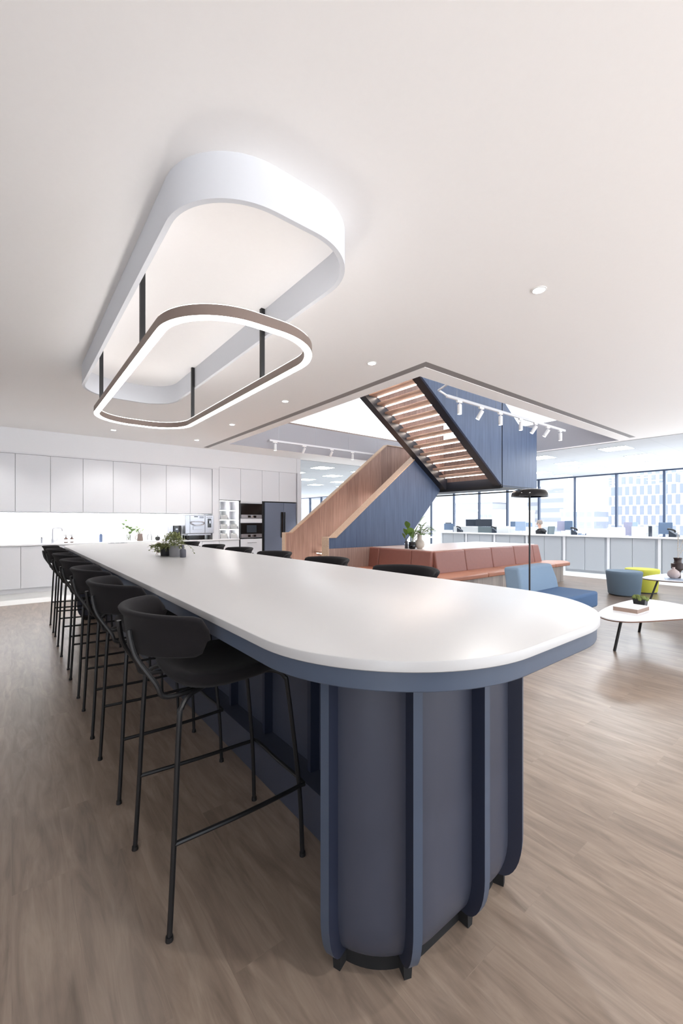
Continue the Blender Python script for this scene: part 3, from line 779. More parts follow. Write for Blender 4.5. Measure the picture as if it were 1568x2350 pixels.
# lit open shelves with bins
sh = empty('open_shelf_unit', (4.39, KY, WT), label='white pigeonhole shelf unit lit from inside beside the ovens', cat='shelf')
m = MB().box(-.265,.265,.5,.52,0,.985)
m.box(-.265,-.25,0,.5,0,.985).box(.25,.265,0,.5,0,.985).box(-.0075,.0075,0,.5,0,.985)
for k_ in range(5): m.box(-.25,.25,0.002,.5,.243*k_,.243*k_+.013)
m.build('frame', M['cab'], sh, smooth=False)
for k_ in range(4):
    for s_ in (-1,1):
        xm = .131*s_
        bx('light_strip', (xm-.11,xm+.11,.03,.045,.243*(k_+1)-.006,.243*(k_+1)-.001), M['cubled'], sh)
bn = 0
for r, cset in ((0,(0,1)),(1,(0,1)),(2,(0,))):
    for cc in cset:
        t = empty('storage_bin', (4.39+(-.131 if cc == 0 else .131), KY+.14, WT+.243*r+.0135), label='small pale storage bin in the lit shelves, %s row, %s column' % (['bottom','second from bottom','third from bottom'][r], ['left','right'][cc]), cat='storage bin', group='storage bins in the lit shelves')
        m = MB()
        w, dp, hh = .085, .12, .12
        m.box(-w,w,-dp,dp,0,.006).box(-w,w,-dp,-dp+.006,.006,hh).box(-w,w,dp-.006,dp,.006,hh).box(-w,-w+.006,-dp+.006,dp-.006,.006,hh).box(w-.006,w,-dp+.006,dp-.006,.006,hh)
        m.build('body', M['divider'], t); bx('handle', (-.03,.03,-dp-.006,-dp,hh-.035,hh-.015), M['white'], t)
# ovens
def oven(z0, z1, lab, window):
    t = empty('built_in_oven', (5.01, KY, z0), label=lab, cat='oven', group='black built-in ovens')
    h_ = z1-z0
    bx('body', (-.305,.305,.03,.52,0,h_), M['cabdark'], t)
    bx('glass_door', (-.298,.298,-.012,.03,.105,h_-.008), M['blackgloss'], t, bevel=.003)
    if window: bx('window', (-.14,.14,-.0135,-.012,.14,h_-.06), M['screendark'], t)
    bx('control_panel', (-.298,.298,-.012,.03,.006,.1), M['steel'], t, bevel=.003)
    bx('display', (-.11,-.03,-.0135,-.012,.025,.08), M['blackgloss'], t)
    bx('display', (.05,.13,-.0135,-.012,.025,.08), M['blackgloss'], t)
    MB().tube([(.01,-.012,.052),(.01,-.04,.052)], .022, 18).build('knob', M['chrome'], t)
oven(1.475,1.875,'black built-in microwave oven, the upper of the two',False)
oven(.965,1.36,'black built-in oven with a grey window, the lower of the two',True)
tag(bx('oven_fascia', (4.702,5.318,KY,KY+.05,1.362,1.473), M['cab']), 'plain white fascia strip between the two black ovens', 'panel')
tag(bx('oven_fascia', (4.702,5.318,KY,KY+.05,1.877,1.903), M['cab']), 'thin white fascia strip right above the upper oven', 'panel')
dw = empty('dishwasher', (5.01, KY, 0), label='white panelled dishwasher with a chrome bar handle below the ovens', cat='dishwasher')
bx('body', (-.31,.31,.024,.53,.1,.915), M['cabdark'], dw); door('door', -.312, .312, .1, .94, 0, dw)
bx('plinth', (-.31,.31,.045,.07,0,.1), M['cab'], dw)
hd = MB().tube([(-.13,-.035,.84),(.13,-.035,.84)], .01, 10)
for sx in (-1,1): hd.tube([(.12*sx,-.035,.84),(.12*sx,0,.84)], .006, 8)
hd.build('handle', M['chrome'], dw)
fr = empty('fridge', (5.865, KY, 0), label='tall grey steel two-door fridge with long black handles', cat='fridge')
bx('body', (-.535,.535,.05,.53,.02,1.935), M['black'], fr)
bx('door', (-.46,.118,-.01,.05,.06,1.915), M['fridge'], fr, bevel=.006); bx('door', (  .124,.53,-.01,.05,.06,1.915), M['fridge'], fr, bevel=.006)
bx('handle', (.03,.105,-.035,-.01,.95,1.66), M['blackgloss'], fr, bevel=.006); bx('handle', (.135,.16,-.035,-.01,.95,1.66), M['blackgloss'], fr, bevel=.006)
tag(bx('end_panel', (6.42, 6.55, 10.16, 10.199, 0, 2.775), M['cab']), 'narrow white end panel right of the fridge', 'panel')

# tap, sink and worktop things
tp = empty('kitchen_tap', (.675, 10.55, WT), label='tall steel swan-neck tap at the kitchen sink', cat='tap')
MB().lathe([(.001,0),(.027,0),(.027,.01),(.02,.015),(.02,.08),(.001,.08)], n=18).build('base', M['steel'], tp)
MB().tube(catmull([Vector(p) for p in ((0,0,.07),(0,0,.25),(.012,-.01,.305),(.06,-.05,.315),(.12,-.1,.315),(.15,-.125,.30),(.16,-.135,.25))], 5), .012, 12).build('spout', M['steel'], tp)
MB().tube([(.015,0,.04),(.07,-.03,.05),(.085,-.04,.10)], .007, 10).build('lever', M['steel'], tp)
sk_ = empty('sink', (.45, 10.42, WT), label='flat steel sink rim let into the worktop below the tap', cat='sink')
m = MB().box(-.3,.3,-.2,-.17,0,.004).box(-.3,.3,.17,.2,0,.004).box(-.3,-.27,-.17,.17,0,.004).box(.27,.3,-.17,.17,0,.004); m.build('rim', M['steel'], sk_)
bx('bowl', (-.27,.27,-.17,.17,0,.0015), M['steel'], sk_)
t = empty('water_dispenser', (.49, 10.58, WT), label='short chrome dispenser button left of the kitchen tap', cat='dispenser')
MB().lathe([(.001,0),(.016,0),(.016,.06),(.02,.065),(.02,.12),(.012,.13),(.001,.13)], n=16).build('body', M['chrome'], t); bx('spout', (-.008,.008,-.07,0,.1,.115), M['chrome'], t)
def soap(x, lab, sc):
    t = empty('soap_bottle', (x, 10.52, WT), label=lab, cat='bottle', group='pump bottles by the tap')
    MB().lathe([(.001,0),(.03*sc,0),(.032*sc,.006),(.032*sc,.085),(.024*sc,.1),(.011,.107),(.011,.115),(.001,.115)], n=18).build('bottle', M['amber'], t)
    MB().lathe([(.0323*sc,.02),(.0328*sc,.02),(.0328*sc,.075),(.0323*sc,.075)], n=18).build('label_band', M['paper'], t)
    MB().lathe([(.001,.115),(.013,.115),(.013,.13),(.004,.132),(.004,.15),(.012,.152),(.012,.162),(.001,.162)], n=14).build('pump', M['black'], t)
    bx('nozzle', (-.045,0,-.005,.005,.152,.16), M['black'], t)
soap(.905, 'dark pump bottle with white label, the taller one nearest the tap', 1.15); soap(1.01, 'dark pump bottle with white label, the slightly smaller one farther from the tap', 1.0)
t = empty('spray_bottle', (1.54, 10.45, WT), label='blue cleaning bottle with white cap standing alone on the worktop', cat='bottle')
MB().lathe([(.001,0),(.03,0),(.032,.005),(.032,.15),(.02,.17),(.012,.175),(.001,.175)], n=18).build('bottle', M['bluelabel'], t)
MB().lathe([(.001,.175),(.014,.175),(.014,.205),(.001,.205)], n=14).build('cap', M['white'], t); bx('trigger', (-.05,.01,-.008,.008,.205,.225), M['white'], t)
# monstera in a glass
rnd = random.Random(11)
t = empty('leafy_branch_vase', (2.1, 10.48, WT), label='clear glass with tall green leafy stems on the worktop', cat='vase')
MB().lathe([(.001,0),(.04,0),(.045,.15),(.042,.15),(.037,.008),(.001,.008)], n=20).build('glass', M['glass'], t)
fo, stm = MB(), MB()
for ex, ey, ez, ln, wd in ((-.16,.02,.36,.12,.08),(-.10,-.03,.45,.09,.06),(.02,-.05,.27,.14,.10),(.10,-.05,.22,.17,.14),(-.05,.03,.30,.11,.08),(.05,.04,.16,.13,.09),(-.18,-.02,.28,.09,.06)):
    tip = Vector((ex*.6,ey,ez)); stm.tube(catmull([Vector((0,0,.02)), Vector((ex*.3,ey*.4,ez*.6)), tip],4), .003, 6)
    leaf(fo, tip, (ex, ey-.2, .35), ln, wd, .4, 6)
stm.build('stem', M['stem'], t); fo.build('foliage', M['leaf'], t)
t = empty('plant_jug', (2.335, 10.46, WT), label='brown jug holding light green sprigs on the worktop', cat='vase')
MB().lathe([(.001,0),(.062,0),(.065,.01),(.05,.14),(.054,.165),(.048,.165),(.044,.14),(.001,.13)], n=20).build('jug', M['taupe'], t)
MB().tube(catmull([Vector(p) for p in ((-.055,0,.12),(-.095,0,.11),(-.1,0,.05),(-.06,0,.03))],5), .006, 8).build('handle', M['taupe'], t)
fo, stm = MB(), MB()
for i in range(16):
    d = sphere_dir(rnd, .5, 1); tip = Vector((d.x*.13-.02, d.y*.08, .15+d.z*.2)); stm.tube([(0,0,.13), tuple(tip)], .002, 5)
    for k_ in range(3): leaf(fo, Vector((0,0,.15)).lerp(tip, rnd.uniform(.5,1)), sphere_dir(rnd, 0, .9), .06, .03, .3, 4)
stm.build('stem', M['stem'], t); fo.build('foliage', M['leaflight'], t)
t = empty('glass_carafe', (2.55, 10.5, WT), label='empty clear glass carafe between the brown jug and the black kettle', cat='carafe')
MB().lathe([(.001,0),(.05,0),(.055,.01),(.055,.11),(.03,.16),(.025,.2),(.03,.215),(.027,.215),(.022,.2),(.027,.16),(.05,.11),(.05,.012),(.001,.008)], n=20).build('body', M['glass'], t)
t = empty('black_kettle', (2.715, 10.45, WT), label='small round black pot with knob lid at the worktop back', cat='teapot')
MB().lathe([(.001,0),(.03,0),(.05,.02),(.056,.05),(.05,.08),(.03,.096),(.001,.098)], n=22).build('body', M['blackgloss'], t)
MB().ball((0,0,.108), .012, 12).build('lid_knob', M['blackgloss'], t)
t = empty('coffee_grinder', (3.12, 10.42, WT), label='black coffee grinder box left of the coffee machine', cat='grinder')
bx('body', (-.10,.10,-.13,.13,0,.35), M['black'], t, bevel=.01); bx('side_panel', (-.155,-.1005,-.13,.13,0,.345), M['steel'], t, bevel=.004)
bx('hopper_window', (-.075,.03,-.135,-.13,.2,.335), M['blackgloss'], t); bx('spout', (-.05,.0,-.165,-.13,.25,.28), M['steel'], t)
cm = empty('coffee_machine', (3.61, 10.40, WT), label='large silver coffee machine on a dark stand at the worktop end', cat='coffee machine')
bx('stand', (-.28,.30,-.2,.24,.11,.15), M['steel'], cm, bevel=.004)
for sx, sy in ((-.25,-.16),(.26,-.16),(-.25,.2),(.26,.2)): bx('leg', (sx-.02,sx+.02,sy-.02,sy+.02,0,.11), M['black'], cm)
bx('drip_drawer', (-.22,.16,-.15,.2,.005,.1), M['blackgloss'], cm)
bx('body', (-.34,.36,-.22,.26,.155,.60), M['steel'], cm, bevel=.008)
bx('front_panel', (-.23,.13,-.232,-.22,.165,.59), M['steel'], cm, bevel=.003)
bx('display', (-.13,-.04,-.237,-.232,.555,.575), M['blackgloss'], cm)
kb = MB()
for i in range(5):
    for j in range(2): kb.box(.0+i*.022, .014+i*.022, -.237, -.232, .53+j*.026, .545+j*.026)
kb.build('keypad', M['screendark'], cm)
MB().tube(catmull([Vector(p) for p in ((-.21,-.25,.40),(-.19,-.28,.44),(0,-.285,.445),(.09,-.28,.43),(.11,-.25,.40),(.06,-.28,.37),(-.12,-.28,.36),(-.21,-.25,.40))],5), .012, 10).build('group_rail', M['chrome'], cm)
bx('cup_tray', (-.16,.06,-.25,-.232,.25,.33), M['steel'], cm, bevel=.004)
bx('milk_cabinet', (.14,.35,-.236,-.22,.165,.59), M['steel'], cm, bevel=.003)
bx('spout_recess', (.2,.29,-.24,-.236,.30,.52), M['blackgloss'], cm); bx('spout', (.225,.265,-.275,-.24,.40,.47), M['steel'], cm)
kb = MB()
for i in range(7): kb.box(.175+i*.02, .188+i*.02, -.2375, -.236, .545, .56)
kb.build('lettering', M['screendark'], cm)

# ------------------------------------------------------------------ lounge
lc = empty('lounge_chair', (5.96, 2.8, 0), label='low armless blue lounge chair with pale blue backrest', cat='chair')
MB().loft([[(x,y,z) for x, y in ((-.53,-.42),(.53,-.42),(.53,.26),(-.53,.26))] for z in (.2,.42)]).build('seat', M['denim'], lc, bevel=.035, seg=3)
bk_ = MB().loft([[(-.56,.10,.30),(.55,.10,.30),(.55,.33,.28),(-.56,.33,.28)],[(-.55,.13,.55),(.5,.13,.55),(.5,.37,.55),(-.55,.37,.55)],[(-.53,.18,.77),(.43,.18,.77),(.43,.41,.76),(-.53,.41,.76)]])
bk_.build('backrest', M['bluefab'], lc, bevel=.038, seg=3)
for sx in (-.45,.45):
    for sy in (-.33,.22): MB().tube([(sx,sy,.2),(sx*1.04,sy*1.1,0.0)], .014, 8).build('leg', M['black'], lc)
fl = empty('floor_lamp', (4.97, 2.585, 0), label='slim black floor lamp with shallow dome shade', cat='lamp')
MB().lathe([(.001,0),(.14,0),(.14,.012),(.13,.018),(.001,.018)], n=32).build('base', M['black'], fl)
MB().tube([(0,0,.018),(0,0,1.72)], .0105, 12).build('pole', M['black'], fl)
MB().lathe([(.001,.1),(.07,.098),(.15,.088),(.19,.07),(.207,.04),(.21,.0),(.205,.0),(.2,.04),(.183,.066),(.145,.082),(.07,.092),(.001,.094)], (0,0,1.70), 40).build('shade', M['blackgloss'], fl)
MB().ball((0,0,1.74), .03, 12).build('bulb', M['white'], fl)
def pouf(x, y, lab, mat, r):
    t = empty('pouf', (x, y, 0), label=lab, cat='pouf', group='round fabric poufs by the low cupboards')
    MB().lathe([(.001,0),(r*.82,0),(r*.82,.02),(.001,.02)], n=36).build('base', M['black'], t)
    MB().lathe([(.001,.02),(r*.84,.02),(r*.87,.035),(r*.985,.40),(r,.425),(r*.985,.45),(r*.95,.46),(.001,.462)], n=48).build('upholstery', mat, t)
pouf(9.17, 2.92, 'grey-blue tapered round pouf, the one nearer the lounge chair', M['greyblue'], .30)
pouf(9.84, 2.82, 'yellow tapered round pouf behind the grey-blue one', M['yellow'], .29)

def blob(pts, k=8):
    P = [Vector((p[0],p[1],0)) for p in pts]; n = len(P); out = []
    for i in range(n):
        p0,p1,p2,p3 = P[i-1],P[i],P[(i+1)%n],P[(i+2)%n]
        for j in range(k):
            t = j/k; q = .5*((2*p1)+(p2-p0)*t+(2*p0-5*p1+4*p2-p3)*t*t+(3*p1-p0-3*p2+p3)*t**3); out.append((q.x,q.y))
    return out
ct = empty('coffee_table', (5.55, 1.45, 0), label='low white coffee table with rounded triangular top and black legs', cat='coffee table')
C1 = blob([(4.72,1.66),(4.90,1.80),(5.4,1.87),(5.93,1.86),(6.24,1.78),(6.27,1.6),(6.15,1.3),(5.95,1.02),(5.72,.92),(5.45,1.13),(4.98,1.36),(4.76,1.5)])
MB().loft([[(x-5.55,y-1.45,z) for x, y in C1] for z in (.412,.424)]).build('tabletop', M['tablewhite'], ct, ang=60)
MB().loft([[((x-5.55)*k_,(y-1.45)*k_,z) for x, y in C1] for z, k_ in ((.398,.985),(.4115,.998))]).build('edge', M['ply'], ct, ang=60)
for x, y, lx, ly in ((5.12,1.72,5.17,1.66),(6.24,1.82,6.08,1.72),(5.78,.98,5.72,1.1)):
    MB().tube([(lx-5.55,ly-1.45,.398),(x-5.55,y-1.45,0)], .015, 10).build('leg', M['black'], ct)
c2 = empty('coffee_table', (8.7, 1.8, 0), label='taller white coffee table at the right edge, carrying the vases', cat='coffee table')
C2 = blob([(7.9,2.26),(8.3,2.28),(8.8,2.2),(9.3,2.0),(9.55,1.7),(9.4,1.35),(8.9,1.2),(8.3,1.4),(7.9,1.75),(7.8,2.05)])
MB().loft([[(x-8.7,y-1.8,z) for x, y in C2] for z in (.492,.503)]).build('tabletop', M['tablewhite'], c2, ang=60)
MB().loft([[((x-8.7)*k_,(y-1.8)*k_,z) for x, y in C2] for z, k_ in ((.478,.985),(.4915,.998))]).build('edge', M['ply'], c2, ang=60)
for x, y, lx, ly in ((8.22,2.28,8.35,2.16),(9.3,1.75,9.2,1.75),(8.5,1.4,8.55,1.5)):
    MB().tube([(lx-8.7,ly-1.8,.478),(x-8.7,y-1.8,0)], .014, 10).build('leg', M['black'], c2)
bo = empty('book', (5.30, 1.62, .424), rz=math.radians(-30), label='thick white hardback book lying on the near coffee table', cat='book')
m = MB().box(-.16,.16,-.12,.12,0,.003).box(-.16,.16,-.12,.12,.046,.05).box(.157,.16,-.12,.12,.003,.046)
bo.rotation_euler = (0,0,math.radians(-3)); bo.location = (5.33,1.63,.424)
m.build('cover', M['paper'], bo); bx('pages', (-.157,.157,-.116,.116,.0032,.0458), M['pages'], bo)
sp_ = empty('succulent_pot', (5.60, 1.62, .424), label='mossy green plant in a square black pot beside the white book', cat='plant')
MB().loft([[(x*k_,y*k_,z) for x, y in ((-.06,-.06),(.06,-.06),(.06,.06),(-.06,.06))] for z, k_ in ((0,.8),(.1,1.0),(.1,.92),(.085,.9))]).build('pot', M['black'], sp_)
rnd = random.Random(5); m = MB()
for i in range(26):
    a = rnd.uniform(0,2*PI); r = .062*math.sqrt(rnd.random()); m.ball((r*math.cos(a), r*math.sin(a), .10+.02*rnd.random()), rnd.uniform(.016,.026), 8)
m.build('moss', M['moss'], sp_, ang=80)
z2 = .503
dv = empty('branch_vase', (8.30, 1.90, z2), label='dark brown stacked vase holding thin pale dry branches', cat='vase')
MB().lathe([(.001,0),(.035,0),(.04,.01),(.035,.09),(.05,.12),(.085,.15),(.088,.23),(.06,.235),(.048,.25),(.048,.29),(.06,.32),(.05,.32),(.04,.29),(.001,.25)], n=24).build('vase', M['brownvase'], dv)
m = MB()
for ex, ey, ez in ((-.02,-.01,.34),(.01,.0,.42),(.08,-.06,.34),(.15,-.1,.26)):
    q = catmull([Vector((0,0,.3)), Vector((ex*.4,ey*.4,.3+ez*.5)), Vector((ex,ey,.3+ez))], 5); m.tube(q, .0025, 5)
    for vv in q[4:]: m.ball(tuple(vv), .009, 6)
m.build('branch', M['cream'], dv)
vv = MB().lathe([(.001,0),(.045,0),(.075,.03),(.084,.065),(.07,.105),(.035,.135),(.017,.15),(.02,.17),(.014,.17),(.012,.15),(.001,.14)], n=28)
tag(vv.build('round_vase', M['pink'], loc=(8.16,1.92,z2+.008)), 'small blush round vase in front of the dark brown vase', 'vase')
t = empty('succulent_pot', (8.37, 1.80, z2), label='tiny pale pot of green succulent right of the dark vase', cat='plant')
MB().lathe([(.001,0),(.04,0),(.046,.07),(.04,.07),(.001,.06)], n=20).build('pot', M['pink'], t)
m = MB(); 
for i in range(14):
    a = rnd.uniform(0,2*PI); leaf(m, (0,0,.06), (math.cos(a),math.sin(a),.5), .07, .03, .1, 4)
m.build('foliage', M['leaf'], t)
mg = MB().box(-.15,.15,-.11,.11,0,.006); o_ = mg.build('magazine', M['screenpale'], loc=(8.07,1.86,z2)); o_.rotation_euler = (0,0,-1.3)
tag(o_, 'thin grey magazine lying at the front edge of the far coffee table', 'magazine')

# things on the stair platform
pz = .858
def fol(t, specs, mat, r=.003):
    fo, stm = MB(), MB()
    for ex, ey, ez, ln, wd in specs:
        tip = Vector((ex,ey,ez)); stm.tube(catmull([Vector((0,0,.1)), Vector((ex*.35,ey*.35,ez*.65)), tip],4), r, 6)
        leaf(fo, tip, (ex*1.5+.02, ey*1.5-.05, .5), ln, wd, .25, 6)
    stm.build('stem', M['stem'], t); fo.build('foliage', mat, t)
bvx = MB().lathe([(.001,0),(.028,0),(.032,.006),(.032,.13),(.022,.15),(.011,.155),(.009,.2),(.006,.2),(.001,.15)], n=20)
tag(bvx.build('bottle_vase', M['greyvase'], loc=(6.245,5.80,pz)), 'slim dark bottle vase, leftmost on the stair platform', 'vase')
t = empty('potted_plant', (6.32, 5.72, pz), label='tall plant of big round green leaves in a black pot on the platform', cat='plant')
MB().lathe([(.001,0),(.06,0),(.066,.01),(.066,.13),(.058,.13),(.001,.11)], n=22).build('pot', M['black'], t)
U = Vector((.785,-.62,0))   # roughly along the camera's right
fol(t, [(U.x*a, U.y*a-.02, z, l, w) for a, z, l, w in ((.13,.50,.24,.19),(.17,.40,.22,.15),(-.10,.40,.2,.18),(-.13,.26,.2,.17),(-.05,.27,.2,.17),(.05,.30,.18,.14),(-.16,.20,.16,.13),(.12,.27,.15,.10),(.20,.44,.14,.09),(.0,.20,.17,.14))], M['leaflight'], .004)
t = empty('glass_jar', (6.20, 5.60, pz), label='small black jar between the bottle vase and the cream vase', cat='vase')
MB().lathe([(.001,0),(.05,0),(.066,.03),(.066,.09),(.045,.12),(.045,.14),(.038,.14),(.001,.11)], n=22).build('jar', M['blackgloss'], t)
fol(t, [(.0,.0,.26,.09,.05),(.04,-.03,.22,.08,.05),(-.03,.02,.24,.08,.04)], M['leaf'], .002)
t = empty('round_vase', (6.37, 5.56, pz), label='round cream vase of dark green leaves, rightmost on the platform', cat='vase')
MB().lathe([(.001,0),(.045,0),(.085,.04),(.096,.09),(.085,.14),(.05,.18),(.045,.20),(.045,.28),(.05,.285),(.042,.285),(.04,.2),(.001,.18)], n=30).build('vase', M['cream'], t)
rnd = random.Random(21); fo, stm = MB(), MB()
for i in range(40):
    d = sphere_dir(rnd, .1, .95); a = rnd.uniform(.06,.2); tip = Vector((d.x*a+U.x*.07, d.y*a+U.y*.07, .27+d.z*.2)); stm.tube([(0,0,.27), tuple(tip)], .0025, 5)
    leaf(fo, tip, (d.x, d.y-.1, .2), .13, .07, .35, 5)
stm.build('stem', M['stem'], t); fo.build('foliage', M['leaf'], t)

# ------------------------------------------------------------------ low cupboards before the desks
CX0 = 12.35
cy = [9.75, 8.70, 7.62, 6.53, 5.43, 4.31, 3.20, 2.10, 1.0, -.1]
for i in range(9):
    y1, y0 = cy[i], cy[i+1]
    t = empty('low_cupboard', (CX0, (y0+y1)/2, 0), label='pale grey two-door low cupboard before the desks, %s from the stair end' % ordk[i], cat='cupboard', group='low cupboards dividing off the desks')
    w = (y1-y0)/2
    bx('carcass', (.024,.44,-w+.005,w-.005,.06,.97), M['credbody'], t)
    bx('plinth', (.03,.05,-w,w,0,.06), M['credbody'], t)
    for a, b in ((-w+.075,-.008),(.0,w-.075)): bx('door', (0,.022,a,b,.07,.965), M['cred'], t, bevel=.002)
    bx('end_post', (-.004,.022,w-.05,w+.012,0,.97), M['whitemetal'], t)
tag(bx('divider_worktop', (CX0-.03, CX0+.46, -.2, 9.8, .975, 1.01), M['worktop'], bevel=.003), 'long white top running along the low cupboards before the desks', 'worktop')

# ------------------------------------------------------------------ desks beyond
dkp = [(3.1,4.75),(4.95,6.42),(7.27,8.5),(8.65,10.2),(10.4,12.1)]
on = ['nearest the right edge','second from the right edge','third from the right edge, where the person sits','fourth from the right edge','farthest left, by the plants']
for i, (y0, y1) in enumerate(dkp):
    t = empty('office_desk', (14.5, (y0+y1)/2, 0), label='white office desk behind the low cupboards, %s' % on[i], cat='desk', group='office desks')
    w = (y1-y0)/2
    bx('desktop', (-.85,.85,-w,w,.71,.74), M['desk'], t)
    for sx in (-.8,.8):
        for sy in (-1,1): bx('leg', (sx-.025,sx+.025,sy*(w-.05)-.025,sy*(w-.05)+.025,0,.71), M['whitemetal'], t)
def screen(x, y0, y1, z1, mat, lab):
    t = empty('desk_divider', (x, (y0+y1)/2, .74), label=lab, cat='desk divider', group='felt dividers between desks')
    bx('felt', (-.015,.015,-(y1-y0)/2,(y1-y0)/2,.02,z1-.74), mat, t, bevel=.005)
    bx('clamp', (-.02,.02,-.05,.05,0,.06), M['whitemetal'], t)
screen(14.5, 9.62, 10.8, 1.19, M['divider'], 'pale felt desk divider left of the grey-green one')
screen(14.45, 8.8, 9.6, 1.2, M['dividerdark'], 'dark grey-green felt desk divider under the two black monitors')
screen(14.5, 7.9, 8.48, 1.13, M['divider'], 'short pale felt desk divider left of the floor lamp')
screen(14.9, 7.29, 7.72, 1.2, M['divider'], 'pale felt desk divider just left of the seated person')
screen(14.3, 3.72, 4.36, 1.25, M['divider'], 'white felt desk divider between the lilac and the blue monitors')
def monitor(x, y, z0, w, h_, yaw, mat, lab, arm=True):
    t = empty('monitor', (x, y, .74), rz=yaw, label=lab, cat='monitor', group='office monitors')
    bx('screen', (-.018,.012,-w/2,w/2,z0-.74,z0-.74+h_), mat, t, bevel=.004)
    bx('bezel', (.012,.02,-w/2+.01,w/2-.01,z0-.73,z0-.75+h_), M['screendark'], t)
    MB().tube([(.03,0,z0-.74+h_*.5),(.10,0,z0-.74+h_*.4),(.12,0,.012)], .016, 8).build('arm', M['whitemetal'], t)
    MB().lathe([(.001,0),(.09,0),(.09,.012),(.001,.012)], (.12,0,0), 18).build('foot', M['whitemetal'], t)
monitor(14.15, 10.78, 1.05, .42, .26, .15, M['screenback'], 'blue-grey monitor back nearest the plants')
monitor(14.6, 11.15, 1.13, .38, .22, -.3, M['screendark'], 'dark monitor behind the blue-grey one, left end of the desks')
monitor(14.9, 10.2, 1.2, .5, .28, .25, M['screendark'], 'dark monitor, left of the pair above the grey-green divider')
monitor(14.8, 9.57, 1.2, .72, .29, 0, M['screendark'], 'wide black monitor, right of the pair above the grey-green divider')
monitor(14.9, 8.30, 1.2, .36, .2, .2, M['screenback'], 'small blue monitor left of the pale monitor')
monitor(14.1, 7.66, 1.07, .40, .33, -.1, M['screenpale'], 'pale blue monitor just left of the floor lamp pole')
monitor(15.1, 7.95, 1.2, .42, .16, 0, M['screenpale'], 'slim pale monitor behind the seated person')
monitor(14.3, 6.36, 1.09, .24, .32, .5, M['screenlilac'], 'lilac monitor just right of the seated person')
monitor(14.2, 6.08, 1.12, .26, .30, -.15, M['screenback'], 'blue monitor right of the lilac one by the person')
monitor(14.3, 4.45, .99, .22, .39, .6, M['screenlilac'], 'tall lilac monitor at the white divider')
monitor(14.2, 3.52, 1.05, .33, .32, -.15, M['screenback'], 'large blue monitor back nearest the right edge')
monitor(14.0, 3.82, .93, .10, .34, 1.2, M['screendark'], 'black monitor seen edge-on at the end of the white divider')
monitor(15.2, 4.62, 1.1, .3, .28, .2, M['screenpale'], 'pale monitor behind the white office chair')
def phone(x, y, rz, lab):
    t = empty('desk_phone', (x, y, .74), rz=rz, label=lab, cat='phone', group='black desk phones')
    MB().loft([[(-.1,-.09,z0),(.1,-.09,z0),(.1,.09,z1),(-.1,.09,z1)] for z0, z1 in ((0,0),(.30,.42))]).build('body', M['screendark'], t, bevel=.01)
    MB().tube(catmull([Vector(p) for p in ((-.12,-.08,.37),(-.13,-.06,.42),(-.13,.06,.46),(-.12,.09,.44))],4), .025, 8).build('handset', M['black'], t)
phone(14.0, 5.83, .4, 'black desk phone standing right of the blue monitor by the person')
phone(13.95, 3.27, -.2, 'black desk phone nearest the right edge')
phone(14.3, 8.78, .2, 'black desk phone before the grey-green divider')
phone(14.1, 10.2, .2, 'black desk phone before the pale divider on the left')
t = empty('paper_tray', (14.0, 5.56, .74), label='dark blue paper tray stack right of the desk phone', cat='tray')
for k_ in range(4): bx('shelf', (-.12,.12,-.11,.11,.08*k_,.08*k_+.012), M['screenback'], t)
bx('side', (-.12,.12,.098,.11,.012,.29), M['screenback'], t); bx('side', (-.12,.12,-.11,-.098,.012,.29), M['screenback'], t)
t = empty('printer', (14.0, 5.15, .74), label='low white printer on the desk below the half-drawn blind', cat='printer')
bx('body', (-.2,.2,-.26,.26,0,.36), M['white'], t, bevel=.04, seg=3); bx('paper_slot', (-.205,-.2,-.18,.18,.2,.23), M['screenpale'], t)
t = empty('paper_stack', (14.0, 4.66, .74), label='stack of files right of the white printer', cat='files')
for k_ in range(5): bx('file', (-.12+.01*k_,.12,-.09,.09-.012*(k_%2),.062*k_,.062*k_+.05), M['divider'] if k_%2 else M['screenpale'], t)
def ochair(x, y, rz, lab, mat):
    t = empty('office_chair', (x, y, 0), rz=rz, label=lab, cat='office chair', group='office chairs at the desks')
    MB().box(-.24,.24,-.24,.24,.44,.5).build('seat', mat, t, bevel=.03, seg=3)
    MB().loft([[(xx,-.21,z),(xx+.05,-.21,z),(xx+.05,.21,z),(xx,.21,z)] for xx, z in ((-.27,.58),(-.25,.9),(-.29,1.24))]).build('backrest', mat, t, bevel=.02, seg=3)
    MB().tube([(-.25,0,.47),(-.28,0,.62)], .02, 8).build('back_bar', M['black'], t)
    MB().tube([(0,0,.44),(0,0,.08)], .03, 10).build('column', M['black'], t)
    for k_ in range(5):
        a = 2*PI*k_/5; MB().tube([(0,0,.09),(.28*math.cos(a),.28*math.sin(a),.05)], .018, 8).build('spoke', M['black'], t)
        MB().ball((.28*math.cos(a),.28*math.sin(a),.03), .028, 10).build('caster', M['black'], t)
ochair(13.25, 4.32, 0, 'white office chair back left of the tall lilac monitor', M['white'])
ochair(13.3, 7.75, .15, 'pale office chair left of the pale blue monitor', M['divider'])
ochair(13.3, 11.6, .1, 'white office chair at the far left end of the desks', M['white'])
ochair(14.0, 6.80, PI/2, 'dark grey office chair the person sits on', M['dividerdark'])

